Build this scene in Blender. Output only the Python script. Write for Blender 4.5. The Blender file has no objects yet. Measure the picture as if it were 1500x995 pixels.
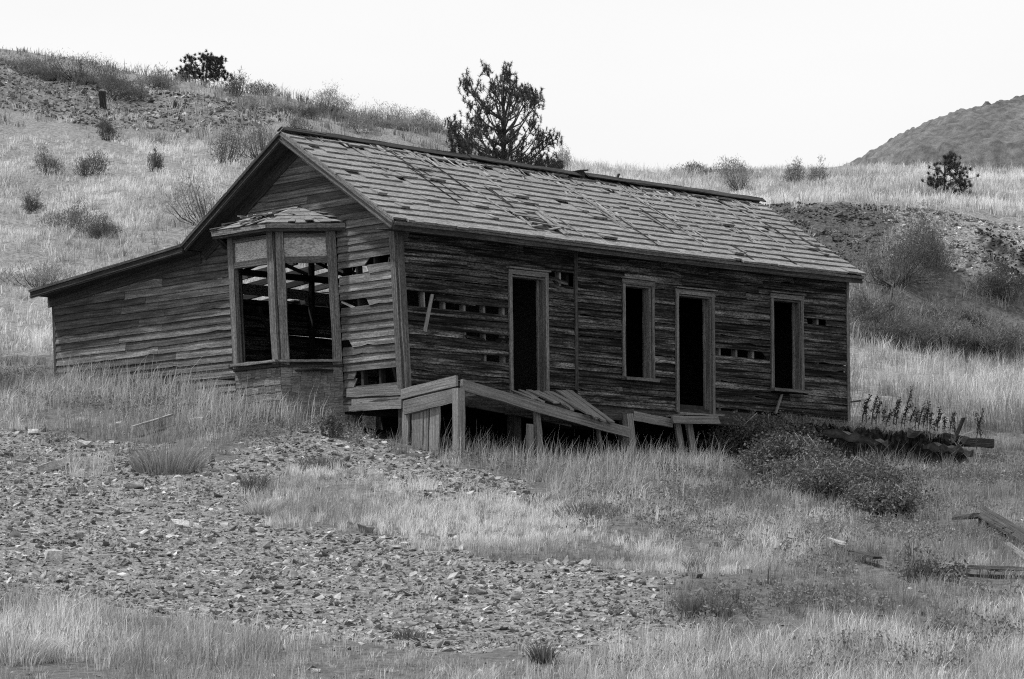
import bpy, math, random
import numpy as np
from mathutils import Vector
random.seed(7); RNG = np.random.default_rng(11)
SC = bpy.context.scene
COL = SC.collection

# ------------------------------------------------------------------ camera, sky, sun, exposure
FPX = 5020.0                                   # focal length in photo pixels (photo 1500 wide)
TH = math.atan((1000 - 497.5) / FPX)           # the camera looks up the slope
CT, ST = math.cos(TH), math.sin(TH)
cam = bpy.data.cameras.new('camera'); camo = bpy.data.objects.new('camera', cam); COL.objects.link(camo)
cam.sensor_width = 36.0; cam.lens = FPX / 1500 * 36.0
cam.clip_start = 0.5; cam.clip_end = 3000
camo.location = (0, 0, 0); camo.rotation_euler = (math.pi / 2 + TH, 0, 0)
SC.camera = camo

SUN_EL, SUN_AZ = math.radians(60), math.atan2(-0.97, 0.08)     # azimuth from +Y toward +X; the sun stands left and behind the house
world = bpy.data.worlds.new('World'); SC.world = world; world.use_nodes = True
wn, wl = world.node_tree.nodes, world.node_tree.links
wn.clear()
w_out = wn.new('ShaderNodeOutputWorld'); w_bg = wn.new('ShaderNodeBackground'); w_sky = wn.new('ShaderNodeTexSky')
w_sky.sky_type = 'NISHITA'; w_sky.sun_disc = False; w_sky.sun_elevation = SUN_EL; w_sky.sun_rotation = SUN_AZ
w_sky.dust_density = 4.0
w_bw = wn.new('ShaderNodeRGBToBW'); wl.new(w_sky.outputs[0], w_bw.inputs[0])
w_tc = wn.new('ShaderNodeTexCoord'); w_map = wn.new('ShaderNodeMapping'); w_map.inputs['Scale'].default_value = (1.2, 1.2, 4.0)
w_ns = wn.new('ShaderNodeTexNoise'); w_ns.inputs['Scale'].default_value = 2.2; w_ns.inputs['Detail'].default_value = 4
wl.new(w_tc.outputs['Generated'], w_map.inputs[0]); wl.new(w_map.outputs[0], w_ns.inputs[0])
w_mr = wn.new('ShaderNodeMapRange'); wl.new(w_ns.outputs[0], w_mr.inputs[0])     # thin even overcast
w_mr.inputs[1].default_value = 0.3; w_mr.inputs[2].default_value = 0.7
w_mr.inputs[3].default_value = 6.4; w_mr.inputs[4].default_value = 7.0
w_mx = wn.new('ShaderNodeMix'); w_mx.data_type = 'FLOAT'; w_mx.inputs[0].default_value = 0.90
wl.new(w_bw.outputs[0], w_mx.inputs[2]); wl.new(w_mr.outputs[0], w_mx.inputs[3])
wl.new(w_mx.outputs[0], w_bg.inputs[0]); w_bg.inputs[1].default_value = 0.10
wl.new(w_bg.outputs[0], w_out.inputs[0])

sun = bpy.data.lights.new('sun', 'SUN'); suno = bpy.data.objects.new('sun', sun); COL.objects.link(suno)
sun.energy = 3.5; sun.angle = math.radians(3); sun.color = (1, 1, 1)
sd = Vector((math.sin(SUN_AZ) * math.cos(SUN_EL), math.cos(SUN_AZ) * math.cos(SUN_EL), math.sin(SUN_EL)))
suno.rotation_euler = sd.to_track_quat('Z', 'Y').to_euler(); suno.location = (0, 0, 40)
SC.view_settings.view_transform = 'Standard'; SC.view_settings.look = 'None'
SC.view_settings.exposure = 0.58; SC.view_settings.gamma = 1.0
SC.render.film_transparent = False
SC.cycles.use_denoising = False; SC.cycles.filter_width = 1.15
SC.cycles.max_bounces = 5; SC.cycles.diffuse_bounces = 2

# ------------------------------------------------------------------ geometry of the place (photo pixel <-> world)
def ray(px, py):
    a, b = px - 750.0, 497.5 - py
    return np.array([a, CT * FPX - ST * b, ST * FPX + CT * b])
def at(px, py, Y):
    r = ray(px, py); return r * (Y / r[1])
def project(P):
    P = np.asarray(P, float); x, y, z = P[..., 0], P[..., 1], P[..., 2]
    d = CT * y + ST * z
    return 750 + FPX * x / d, 497.5 - FPX * (-ST * y + CT * z) / d
AH = math.radians(47.5)
U = np.array([math.sin(AH), math.cos(AH), 0.0]); V = np.array([-math.cos(AH), math.sin(AH), 0.0]); Z = np.array([0, 0, 1.0])
C0 = at(592, 562, 53.0)                         # foot of the near corner of the house
def onlong(px, py, off=0.0):                    # pixel -> (u, z) on the long wall's plane, pushed out by off
    r = ray(px, py); p0 = C0 - V * off; P = r * (p0 @ V / (r @ V)) - C0
    return P @ U, P[2]
def wlong(px, py, off=0.0):
    r = ray(px, py); p0 = C0 - V * off; return r * (p0 @ V / (r @ V))
def ongab(px, py, off=0.0):
    r = ray(px, py); p0 = C0 - U * off; P = r * (p0 @ U / (r @ U)) - C0
    return P @ V, P[2]
def lean(u): return 0.088 * math.exp(-max(u, 0) / 1.7)
def H(u, v, z):                                 # house coordinates -> world (the near end has racked over)
    sag = -0.03 * math.sin(math.pi * min(max(u / 10.3, 0), 1)) * max(0, min(z / 2.5, 1))
    return C0 + U * u + V * (v + lean(u) * z) + Z * (z + sag)

def vnoise(x, y, s, seed=0):                    # smooth value noise 0..1
    x = np.asarray(x) / s; y = np.asarray(y) / s
    xi, yi = np.floor(x).astype(np.int64), np.floor(y).astype(np.int64)
    fx, fy = x - xi, y - yi; fx = fx * fx * (3 - 2 * fx); fy = fy * fy * (3 - 2 * fy)
    def h(a, b):
        n = (a * 374761393 + b * 668265263 + seed * 974711) & 0x7fffffff
        n = ((n ^ (n >> 13)) * 1274126177) & 0x7fffffff
        return ((n ^ (n >> 16)) & 0xffff) / 65535.0
    return (h(xi, yi) * (1 - fx) + h(xi + 1, yi) * fx) * (1 - fy) + (h(xi, yi + 1) * (1 - fx) + h(xi + 1, yi + 1) * fx) * fy

# terrain: for a fan of bearings, the height profile going away from the road
PROF = {
 -500: [(36,905),(42,800),(48,700),(53,620),(61,520),(70,440),(80,355),(90,270),(100,195),(107,130),(116,80),(123,52)],
 0:   [(36,905),(42,805),(48,715),(53,645),(57,590),(61,548),(70,475),(80,395),(90,310),(100,232),(107,165),(116,105),(122,76)],
 100: [(36,905),(42,805),(48,715),(53,645),(57,588),(60,552),(70,475),(80,395),(90,310),(100,235),(107,178),(116,118),(122,88)],
 200: [(36,905),(42,805),(48,715),(52,657),(57,583),(60,550),(70,472),(80,390),(90,312),(100,235),(107,190),(115,138),(121,108)],
 300: [(36,905),(42,805),(48,715),(52,648),(54.5,600),(56.5,580),(60,558),(70,468),(80,388),(90,310),(100,235),(107,192),(114,150),(120,119)],
 420: [(36,905),(42,805),(48,712),(52,645),(53.5,608),(55,594),(60,560),(66,520),(75,430),(85,355),(95,280),(103,228),(110,188),(118,146)],
 520: [(36,905),(42,805),(48,708),(51,668),(54,630),(60,585),(66,540),(75,455),(85,380),(95,305),(104,240),(111,200),(119,164)],
 590: [(36,905),(42,805),(48,705),(50.5,678),(53,652),(60,602),(66,560),(75,475),(85,398),(95,315),(105,245),(112,205),(120,176)],
 660: [(36,905),(42,805),(48,708),(50.5,687),(53.5,671),(60,615),(67,565),(77,470),(87,395),(97,320),(106,262),(113,228),(121,195)],
 750: [(36,905),(42,805),(48,712),(51,690),(54.5,680),(60,630),(68,568),(80,450),(90,385),(100,318),(110,268),(119,225)],
 850: [(36,905),(42,806),(48,714),(52,692),(55.5,681),(61,630),(69,565),(80,458),(90,386),(100,322),(112,268),(123,240)],
 925: [(36,905),(42,806),(48,718),(52,696),(56.3,681),(62,630),(70,562),(80,462),(90,388),(100,325),(112,270),(126,247)],
 1050:[(36,905),(42,810),(48,735),(53,703),(57.7,680),(62,632),(70,570),(78,505),(84,330),(90,312),(100,296),(115,273),(130,252)],
 1150:[(36,905),(42,813),(48,741),(53,700),(57.2,684),(58.0,682),(58.7,640),(61,636),(65,600),(70,560),(75.5,520),(84,306),(90,298),(100,286),(115,270),(130,257)],
 1243:[(36,905),(42,815),(48,745),(53,702),(57.2,692),(58.0,690),(58.7,636),(60,634),(63,615),(68,572),(73,535),(76,518),(84,303),(90,293),(100,281),(115,266),(130,250)],
 1350:[(36,905),(42,815),(48,750),(53,705),(57.2,692),(58.0,688),(58.7,646),(60,645),(63,626),(68,580),(73,543),(76,527),(84,310),(90,292),(100,278),(115,263),(130,250)],
 1420:[(36,905),(42,815),(48,750),(53,707),(57.2,684),(58.0,677),(58.7,660),(60,652),(63,629),(68,583),(73,547),(76,532),(84,320),(90,298),(100,282),(115,266),(130,254)],
 1500:[(36,905),(42,815),(48,750),(53,710),(57,680),(60,656),(63,632),(68,588),(73,552),(76,538),(84,338),(90,306),(100,286),(115,269),(130,258)],
 2000:[(36,905),(42,820),(48,760),(53,720),(57,690),(60,668),(63,645),(68,600),(73,562),(76,550),(84,380),(90,330),(100,300),(115,280),(130,268)],
}
YG = np.concatenate([np.arange(-20, 28, 2.0), np.arange(28, 66, 0.16), np.arange(66, 136, 0.4), [140, 150, 165, 185, 210, 250, 300, 400, 600, 900]])
PXK = np.array(sorted(PROF)); PXF = np.arange(-700, 2201, 10.0)
tab = []
for k in PXK:
    ys, zs = [-25, 0, 15, 31], [-2.2, -1.6, -1.15, 0.0]
    for (Y, py) in PROF[k]:
        ys.append(Y); zs.append(at(k, py, Y)[2])
    zc = zs[-1]
    for Y, dz in ((140, .5), (160, .2), (220, -1), (900, -6)): ys.append(Y); zs.append(zc + dz)
    tab.append(np.interp(YG, ys, zs))
tab = np.array(tab)
tabf = np.array([[0.0]])
tabf = np.stack([np.interp(PXF, PXK, tab[:, j]) for j in range(len(YG))], 1)
def blur0(a, n):
    k = np.ones(2 * n + 1) / (2 * n + 1)
    p = np.pad(a, ((n, n), (0, 0)), mode='edge')
    return np.apply_along_axis(lambda c: np.convolve(c, k, 'valid'), 0, p)
tabf = blur0(blur0(tabf, 3), 3)
tb = tabf.copy()
for n in (1, 1, 2): tb[:, n:-n] = (tb[:, :-2 * n] + 2 * tb[:, n:-n] + tb[:, 2 * n:]) / 4 if n == 1 else (tb[:, :-2 * n] + tb[:, n:-n] + tb[:, 2 * n:]) / 3
msk = (YG > 27) & (YG < 121); tabf[:, msk] = tb[:, msk]

def in_house(x, y, grow=0.0):
    dx, dy = x - C0[0], y - C0[1]
    u = dx * U[0] + dy * U[1]; v = dx * V[0] + dy * V[1]
    return u, v
def hgt(X, Y, carve=True):
    X = np.asarray(X, float); Y = np.asarray(Y, float)
    px = 750 + FPX * X / np.maximum(Y, 15.0)
    fi = np.clip((px - PXF[0]) / 10.0, 0, len(PXF) - 1.001); i = fi.astype(int); fi = fi - i
    j = np.clip(np.searchsorted(YG, Y, side='right') - 1, 0, len(YG) - 2); fj = np.clip((Y - YG[j]) / (YG[j + 1] - YG[j]), 0, 1)
    z = (tabf[i, j] * (1 - fi) + tabf[i + 1, j] * fi) * (1 - fj) + (tabf[i, j + 1] * (1 - fi) + tabf[i + 1, j + 1] * fi) * fj
    near = np.clip((Y - 20) / 15, 0, 1)
    amp = np.where(Y < 64, 1.0, np.where(Y < 135, 2.0, 2.0))
    z = z + near * amp * (0.16 * (vnoise(X, Y, 2.6, 3) - .5) + 0.07 * (vnoise(X, Y, .8, 4) - .5) + 0.03 * (vnoise(X, Y, .3, 5) - .5))
    bank = np.clip(1 - np.abs(Y - 81) / 4, 0, 1) * np.clip((px - 1080) / 60, 0, 1)
    z = z + bank * (1.1 * (vnoise(X, Y, 2.3, 8) - .5) + .5 * (vnoise(X, Y, .7, 9) - .5))
    if carve:
        u, v = in_house(X, Y)
        ins = (u > .12) & (u < 10.3) & (v > .1) & (v < 5.3)
        z = np.where(ins, np.minimum(z, C0[2] - .5), z)
    return z
def G(x, y): return float(hgt(np.array([x]), np.array([y]), False)[0])
def ground_at(px, Y):                           # point of the ground on a bearing at distance Y
    x = (px - 750) * Y / FPX; return np.array([x, Y, G(x, Y)])

# ------------------------------------------------------------------ materials
def new_mat(name):
    m = bpy.data.materials.new(name); m.use_nodes = True
    n, l = m.node_tree.nodes, m.node_tree.links
    b = n['Principled BSDF']; b.inputs['Roughness'].default_value = .9
    b.inputs['Specular IOR Level'].default_value = .15
    return m, n, l, b
def ramp(n, pts):
    r = n.new('ShaderNodeValToRGB'); e = r.color_ramp.elements
    while len(e) < len(pts): e.new(.5)
    for q, (p, c) in zip(e, pts): q.position = p; q.color = (c, c, c, 1)
    return r
def math_n(n, l, op, a, b):
    m = n.new('ShaderNodeMath'); m.operation = op
    for k, x in enumerate((a, b)):
        if isinstance(x, (int, float)): m.inputs[k].default_value = x
        else: l.new(x, m.inputs[k])
    return m.outputs[0]
def noise(n, l, vec, scale, detail=3, rough=.6):
    t = n.new('ShaderNodeTexNoise'); t.inputs['Scale'].default_value = scale; t.inputs['Detail'].default_value = detail
    t.inputs['Roughness'].default_value = rough
    if vec is not None: l.new(vec, t.inputs['Vector'])
    return t.outputs[0]
def wood(name, lo, hi, speck=.0, var=.5, grain=(1.3, 55), bump=.5, stain=.5, gr_=(.36, .66)):
    m, n, l, b = new_mat(name)
    uv = n.new('ShaderNodeUVMap'); at_ = n.new('ShaderNodeAttribute'); at_.attribute_name = 'rnd'
    off = n.new('ShaderNodeVectorMath'); off.operation = 'ADD'; l.new(uv.outputs[0], off.inputs[0])
    sc = n.new('ShaderNodeVectorMath'); sc.operation = 'SCALE'; l.new(at_.outputs['Vector'], sc.inputs[0]); sc.inputs['Scale'].default_value = 37.0
    l.new(sc.outputs[0], off.inputs[1])
    mp = n.new('ShaderNodeMapping'); mp.inputs['Scale'].default_value = (grain[0], grain[1], 1); l.new(off.outputs[0], mp.inputs[0])
    g = noise(n, l, mp.outputs[0], 1.0, 6, .7)
    mp2 = n.new('ShaderNodeMapping'); mp2.inputs['Scale'].default_value = (1.6, 7, 1); l.new(off.outputs[0], mp2.inputs[0])
    s = noise(n, l, mp2.outputs[0], 1.0, 4, .65)
    mp3 = n.new('ShaderNodeMapping'); mp3.inputs['Scale'].default_value = (22, 60, 1); l.new(off.outputs[0], mp3.inputs[0])
    f = noise(n, l, mp3.outputs[0], 1.0, 3, .7)
    gr = ramp(n, [(gr_[0], 0), (gr_[1], 1)]); l.new(g, gr.inputs[0])
    sr = ramp(n, [(.36, 1 - stain), (.62, 1)]); l.new(s, sr.inputs[0])
    fr = ramp(n, [(.42, 1 - speck), (.56, 1)]); l.new(f, fr.inputs[0])
    v = math_n(n, l, 'MULTIPLY', gr.outputs[0], sr.outputs[0])
    mix = n.new('ShaderNodeMapRange'); l.new(v, mix.inputs[0]); mix.inputs[3].default_value = lo; mix.inputs[4].default_value = hi
    v = math_n(n, l, 'MULTIPLY', mix.outputs[0], fr.outputs[0])
    rv = n.new('ShaderNodeMapRange'); l.new(at_.outputs['Fac'], rv.inputs[0]); rv.inputs[3].default_value = 1 - var; rv.inputs[4].default_value = 1 + var
    v = math_n(n, l, 'MULTIPLY', v, rv.outputs[0])
    l.new(v, b.inputs['Base Color'])
    bp = n.new('ShaderNodeBump'); bp.inputs['Strength'].default_value = bump; bp.inputs['Distance'].default_value = .012
    l.new(math_n(n, l, 'ADD', g, math_n(n, l, 'MULTIPLY', f, .5)), bp.inputs['Height']); l.new(bp.outputs[0], b.inputs['Normal'])
    return m
M = {}
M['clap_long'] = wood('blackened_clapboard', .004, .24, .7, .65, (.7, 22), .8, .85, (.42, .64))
M['clap_gable'] = wood('weathered_clapboard', .05, .26, .4, .5, (.9, 24), .6, .7)
M['trim'] = wood('weathered_trim', .07, .27, .45, .25, (1.0, 50), .5, .5)
M['trim_dark'] = wood('dark_trim', .02, .10, .5, .3, (1.0, 40), .5, .6)
M['shingle'] = wood('weathered_shingle', .13, .38, .45, .10, (3, 50), .8, .4)
M['deck'] = wood('tarred_deck', .02, .07, .4, .3, (1, 30), .4, .5)
M['grey_plank'] = wood('silvered_plank', .10, .27, .3, .2, (1.0, 45), .5, .4)
M['pale_plank'] = wood('pale_plank', .2, .42, .2, .15, (1.0, 45), .4, .3)
M['panel_paint'] = wood('flaking_paint', .36, .6, .55, .1, (3, 6), .3, .3)
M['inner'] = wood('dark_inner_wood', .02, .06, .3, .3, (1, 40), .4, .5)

def attr_mat(name, attr, transl=0.0, rough=.8):
    m, n, l, b = new_mat(name)
    a = n.new('ShaderNodeAttribute'); a.attribute_name = attr
    out = n['Material Output']
    l.new(a.outputs['Fac'], b.inputs['Base Color']); b.inputs['Roughness'].default_value = rough
    if transl:
        t = n.new('ShaderNodeBsdfTranslucent'); l.new(a.outputs['Fac'], t.inputs[0])
        mx = n.new('ShaderNodeMixShader'); mx.inputs[0].default_value = transl
        l.new(b.outputs[0], mx.inputs[1]); l.new(t.outputs[0], mx.inputs[2]); l.new(mx.outputs[0], out.inputs[0])
    return m
M['grass'] = attr_mat('grass_blade', 'tint', .35)
M['leaf'] = attr_mat('leaf', 'tint', .25)
M['needle'] = attr_mat('needle', 'tint', .1)
def rock_mat(name, lo, hi):
    m, n, l, b = new_mat(name)
    tc = n.new('ShaderNodeTexCoord'); a = n.new('ShaderNodeAttribute'); a.attribute_name = 'tint'
    oi = n.new('ShaderNodeObjectInfo')
    f = noise(n, l, tc.outputs['Object'], 14, 5, .65)
    r = ramp(n, [(.3, lo), (.7, hi)]); l.new(f, r.inputs[0])
    rv = n.new('ShaderNodeMapRange'); l.new(oi.outputs['Random'], rv.inputs[0]); rv.inputs[3].default_value = .7; rv.inputs[4].default_value = 1.35
    v = math_n(n, l, 'MULTIPLY', r.outputs[0], rv.outputs[0])
    v = math_n(n, l, 'MULTIPLY', v, a.outputs['Fac'])
    f3 = noise(n, l, tc.outputs['Object'], 1.6, 6, .75); r3 = ramp(n, [(.38, .62), (.62, 1.35)]); l.new(f3, r3.inputs[0]); v = math_n(n, l, 'MULTIPLY', v, r3.outputs[0])
    l.new(v, b.inputs['Base Color'])
    bp = n.new('ShaderNodeBump'); bp.inputs['Strength'].default_value = .5; bp.inputs['Distance'].default_value = .02
    l.new(f, bp.inputs['Height']); l.new(bp.outputs[0], b.inputs['Normal'])
    return m
M['rock'] = rock_mat('broken_rock', .17, .36)
M['soil'] = rock_mat('dark_shaded_soil', .015, .05)  # dark soil, with the bank's own shadow put into its near-black colour
def bark():
    m, n, l, b = new_mat('bark'); tc = n.new('ShaderNodeTexCoord')
    f = noise(n, l, tc.outputs['Object'], 25, 4, .6); r = ramp(n, [(.3, .03), (.7, .11)]); l.new(f, r.inputs[0]); l.new(r.outputs[0], b.inputs['Base Color'])
    return m
M['bark'] = bark()
def ground_mat():
    m, n, l, b = new_mat('hillside_ground')
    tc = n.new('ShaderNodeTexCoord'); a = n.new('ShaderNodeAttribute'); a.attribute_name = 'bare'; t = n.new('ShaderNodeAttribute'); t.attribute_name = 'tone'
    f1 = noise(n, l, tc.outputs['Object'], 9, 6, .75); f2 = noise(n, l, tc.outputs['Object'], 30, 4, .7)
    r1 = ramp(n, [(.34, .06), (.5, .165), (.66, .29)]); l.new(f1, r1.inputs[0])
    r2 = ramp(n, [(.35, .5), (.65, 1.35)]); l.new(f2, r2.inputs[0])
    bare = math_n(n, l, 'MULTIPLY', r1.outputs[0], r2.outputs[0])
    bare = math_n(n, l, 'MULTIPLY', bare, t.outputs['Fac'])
    r3 = ramp(n, [(.35, .035), (.7, .13)]); l.new(f1, r3.inputs[0]); th_ = n.new('ShaderNodeAttribute'); th_.attribute_name = 'thatch'; turf = math_n(n, l, 'MULTIPLY', r3.outputs[0], th_.outputs['Fac'])
    mx = n.new('ShaderNodeMix'); mx.data_type = 'FLOAT'; l.new(a.outputs['Fac'], mx.inputs[0]); l.new(turf, mx.inputs[2]); l.new(bare, mx.inputs[3])
    l.new(mx.outputs[0], b.inputs['Base Color'])
    bp = n.new('ShaderNodeBump'); bp.inputs['Strength'].default_value = .8; bp.inputs['Distance'].default_value = .05
    l.new(math_n(n, l, 'ADD', f1, math_n(n, l, 'MULTIPLY', f2, .6)), bp.inputs['Height']); l.new(bp.outputs[0], b.inputs['Normal'])
    return m
M['ground'] = ground_mat()

# ------------------------------------------------------------------ object helpers
def tag(o, label=None, cat=None, group=None, kind=None):
    for k, x in (('label', label), ('category', cat), ('group', group), ('kind', kind)):
        if x: o[k] = x
    return o
def empty(name, loc=(0, 0, 0), parent=None):
    o = bpy.data.objects.new(name, None); COL.objects.link(o); o.empty_display_size = .2
    if parent is not None: o.parent = parent
    else: o.location = Vector(loc)
    return o
def np_mesh(name, verts, tris, attrs=None, mat=None, smooth=False):
    me = bpy.data.meshes.new(name); verts = np.asarray(verts, np.float32); tris = np.asarray(tris, np.int32)
    me.vertices.add(len(verts)); me.vertices.foreach_set('co', verts.ravel())
    k = tris.shape[1]; me.loops.add(tris.size); me.loops.foreach_set('vertex_index', tris.ravel())
    me.polygons.add(len(tris)); me.polygons.foreach_set('loop_start', np.arange(0, tris.size, k, dtype=np.int32))
    for an, av in (attrs or {}).items():
        a = me.attributes.new(an, 'FLOAT', 'POINT'); a.data.foreach_set('value', np.asarray(av, np.float32))
    me.update(calc_edges=True); me.validate()
    me.polygons.foreach_set('use_smooth', np.full(len(tris), smooth, bool))
    if mat: me.materials.append(mat)
    return me
def np_obj(name, verts, tris, attrs=None, mat=None, parent=None, base=None, smooth=False):
    v = np.asarray(verts, float)
    if base is not None: v = v - np.asarray(base)
    o = bpy.data.objects.new(name, np_mesh(name, v, tris, attrs, mat, smooth)); COL.objects.link(o)
    if parent is not None: o.parent = parent
    elif base is not None: o.location = Vector(base)
    return o

class MB:                                        # collects planks; one build() = one mesh object
    def __init__(s): s.v, s.f, s.uv, s.r = [], [], [], []
    def ring_strip(s, rings, rnd=None, along=None):
        """closed prism through rings of k points"""
        k = len(rings[0]); b = len(s.v); rnd = random.random() if rnd is None else rnd
        per = [0.0]
        for j in range(k): per.append(per[-1] + float(np.linalg.norm(np.asarray(rings[0][(j + 1) % k]) - np.asarray(rings[0][j]))))
        L = [0.0]
        for i in range(1, len(rings)): L.append(L[-1] + float(np.linalg.norm(np.asarray(rings[i][0]) - np.asarray(rings[i - 1][0]))))
        for rg in rings:
            for p in rg: s.v.append(tuple(p)); s.r.append(rnd)
        for i in range(len(rings) - 1):
            for j in range(k):
                j2 = (j + 1) % k
                s.f.append((b + i * k + j, b + i * k + j2, b + (i + 1) * k + j2, b + (i + 1) * k + j))
                s.uv.append([(L[i], per[j]), (L[i], per[j + 1]), (L[i + 1], per[j + 1]), (L[i + 1], per[j])])
        e = b + (len(rings) - 1) * k
        s.f.append(tuple(b + j for j in range(k))[::-1]); s.uv.append([(0, per[j]) for j in range(k)][::-1])
        s.f.append(tuple(e + j for j in range(k))); s.uv.append([(L[-1], per[j]) for j in range(k)])
        return s
    def plank(s, a, b, w, t, seg=None, rough=.004, rnd=None, ends=.02, bow=0.0):
        """box from a to b; w, t full width and thickness vectors"""
        a, b, w, t = (np.asarray(x, float) for x in (a, b, w, t))
        L = np.linalg.norm(b - a); seg = seg or max(1, min(10, int(L / .3)))
        wn, tn = w / np.linalg.norm(w), t / np.linalg.norm(t); d = (b - a) / L
        rings = []
        for i in range(seg + 1):
            q = i / seg; c = a + (b - a) * q + tn * bow * math.sin(math.pi * q)
            rg = []
            for sw, st_ in ((-.5, -.5), (.5, -.5), (.5, .5), (-.5, .5)):
                p = c + w * sw + t * st_ + wn * random.gauss(0, rough) + tn * random.gauss(0, rough * .5)
                if i in (0, seg): p = p + d * random.uniform(-ends, ends) * (.6 if i == 0 else .6)
                rg.append(p)
            rings.append(rg)
        return s.ring_strip(rings, rnd)
    def build(s, name, mat, parent=None, base=None, kind=None):
        base = np.zeros(3) if base is None else np.asarray(base)
        me = bpy.data.meshes.new(name)
        me.from_pydata([tuple(np.asarray(p) - base) for p in s.v], [], s.f); me.materials.append(mat)
        uvl = me.uv_layers.new(name='UVMap'); flat = [c for f in s.uv for p in f for c in p]
        uvl.data.foreach_set('uv', flat)
        a = me.attributes.new('rnd', 'FLOAT', 'POINT'); a.data.foreach_set('value', s.r)
        me.update()
        o = bpy.data.objects.new(name, me); COL.objects.link(o)
        if parent is not None: o.parent = parent
        else: o.location = Vector(base)
        if kind: o['kind'] = kind
        return o

# ------------------------------------------------------------------ zones of cover, drawn on the photo and looked up on the ground
def inpoly(x, y, poly):
    c = np.zeros(np.shape(x), bool); n = len(poly)
    for i in range(n):
        x0, y0 = poly[i]; x1, y1 = poly[(i + 1) % n]
        if y0 == y1: continue
        t = ((y0 > y) != (y1 > y)) & (x < (x1 - x0) * (y - y0) / (y1 - y0) + x0); c ^= t
    return c
RUBBLE = [(-900,600),(0,622),(150,640),(330,672),(420,640),(480,618),(560,655),(700,688),(765,718),(740,738),(600,722),(480,695),(375,735),(395,770),(560,785),(640,788),(700,818),(850,828),(960,845),(1010,880),(990,935),(820,960),(430,935),(250,905),(60,885),(-900,870)]
BANK_R = [(1115,298),(1250,298),(1500,318),(2600,360),(2600,520),(1500,420),(1400,400),(1330,360),(1290,400),(1240,400),(1190,365)]
GULLY = [(1425,335),(1455,338),(1520,370),(1560,420),(1500,412),(1460,385),(1435,360)]
BANK_L = [(-900,40),(0,85),(150,112),(350,150),(450,170),(340,195),(150,190),(0,158),(-900,120)]
#         polygon, blades per m2, height, blade width, tint, near only?
ZONES = [
 ([(-900,530),(80,530),(520,595),(600,655),(560,662),(480,632),(420,648),(330,668),(240,645),(0,622),(-900,600)], 440, .2, .007, .33),
 (RUBBLE, 130, .075, .005, .36),
 ([(380,740),(480,700),(600,715),(760,735),(900,765),(1010,805),(1160,845),(1000,852),(850,828),(700,818),(640,788),(560,783),(395,772)], 1500, .10, .005, .62),
 ([(600,655),(1050,660),(1060,720),(900,745),(760,722),(690,690)], 480, .18, .006, .42),
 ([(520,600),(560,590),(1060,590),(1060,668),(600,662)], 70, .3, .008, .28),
 ([(100,925),(430,938),(820,962),(1000,935),(1500,920),(2600,920),(2600,1100),(100,1100)], 700, .15, .006, .40),
 ([(420,930),(830,955),(830,1100),(420,1100)], 700, .10, .005, .56),
 ([(-900,880),(140,900),(200,1100),(-900,1100)], 460, .15, .006, .5),
 ([(1000,690),(1500,655),(2600,655),(2600,830),(1330,850),(1180,812),(1060,765)], 560, .13, .006, .25),
 ([(1170,640),(1240,655),(1410,655),(1410,694),(1170,694)], 220, .2, .007, .17),
 ([(1010,870),(1140,870),(1160,930),(1050,945)], 480, .14, .007, .17),
 ([(120,668),(250,672),(250,700),(130,700)], 800, .12, .006, .62),
 ([(175,615),(310,620),(300,690),(190,675)], 600, .2, .007, .22),
 ([(1120,690),(1190,720),(1260,760),(1230,775),(1130,730)], 900, .15, .006, .6),
]
def jit(px, py, X, Y):                          # ragged edges of the cover zones
    return (px + 90 * (vnoise(X, Y, 1.3, 20) - .5) + 50 * (vnoise(X, Y, .45, 21) - .5) + 24 * (vnoise(X, Y, .12, 22) - .5),
            py + 34 * (vnoise(X, Y, 1.1, 24) - .5) + 22 * (vnoise(X, Y, .4, 23) - .5))
def zone_of(px, py, Y, X):
    n = len(px); d = np.full(n, 600.0); h = np.full(n, .11); w = np.full(n, .006); t = np.full(n, .34)
    jx, jy = jit(px, py, X, Y)
    for poly, dd, hh, ww, tt in ZONES:
        m = inpoly(jx, jy, poly); d[m] = dd; h[m] = hh; w[m] = ww; t[m] = tt
    far = Y > 62.5
    L = far & (px < 760)
    d[L] = 240; h[L] = .16; w[L] = .015; t[L] = .58 - .14 * np.clip((py[L] - 230) / 250, 0, 1)
    R = far & (px >= 760)
    d[R] = 240; h[R] = .18; w[R] = .015; t[R] = .64
    fld = far & (px > 900) & (Y < 76); d[fld] = 330; h[fld] = .26; w[fld] = .010; t[fld] = .38
    slope = far & (px > 1050) & (Y >= 76) & (Y < 84.3); d[slope] = 190; h[slope] = .28; w[slope] = .013; t[slope] = .34
    rk = far & inpoly(jx, jy, BANK_R); d[rk] = 7; h[rk] = .2; t[rk] = .25
    rl = far & inpoly(jx, jy, BANK_L); d[rl] = 30; h[rl] = .3; t[rl] = .25
    sc = far & (px < 700) & (Y > 104) & ~inpoly(px, py, BANK_L); d[sc] = 110; h[sc] = .24; w[sc] = .02; t[sc] = .3
    # broad natural patches
    tn = vnoise(X, Y, 3.1, 31) * .6 + vnoise(X, Y, 1.1, 32) * .4
    lf = np.where(Y > 62, vnoise(X, Y * .6, 6.0, 33) * .5 + vnoise(X, Y * .6, 2.2, 34) * .5, tn)
    t = t * np.clip(.15 + 1.75 * lf, .35, 1.7)
    d = d * np.where(inpoly(jx, jy, RUBBLE) & (Y < 62), np.clip(4.5 * (vnoise(X, Y, .9, 35) - .5), .06, 2.2), .5 + 1.0 * tn)
    return d, h, w, t

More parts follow.
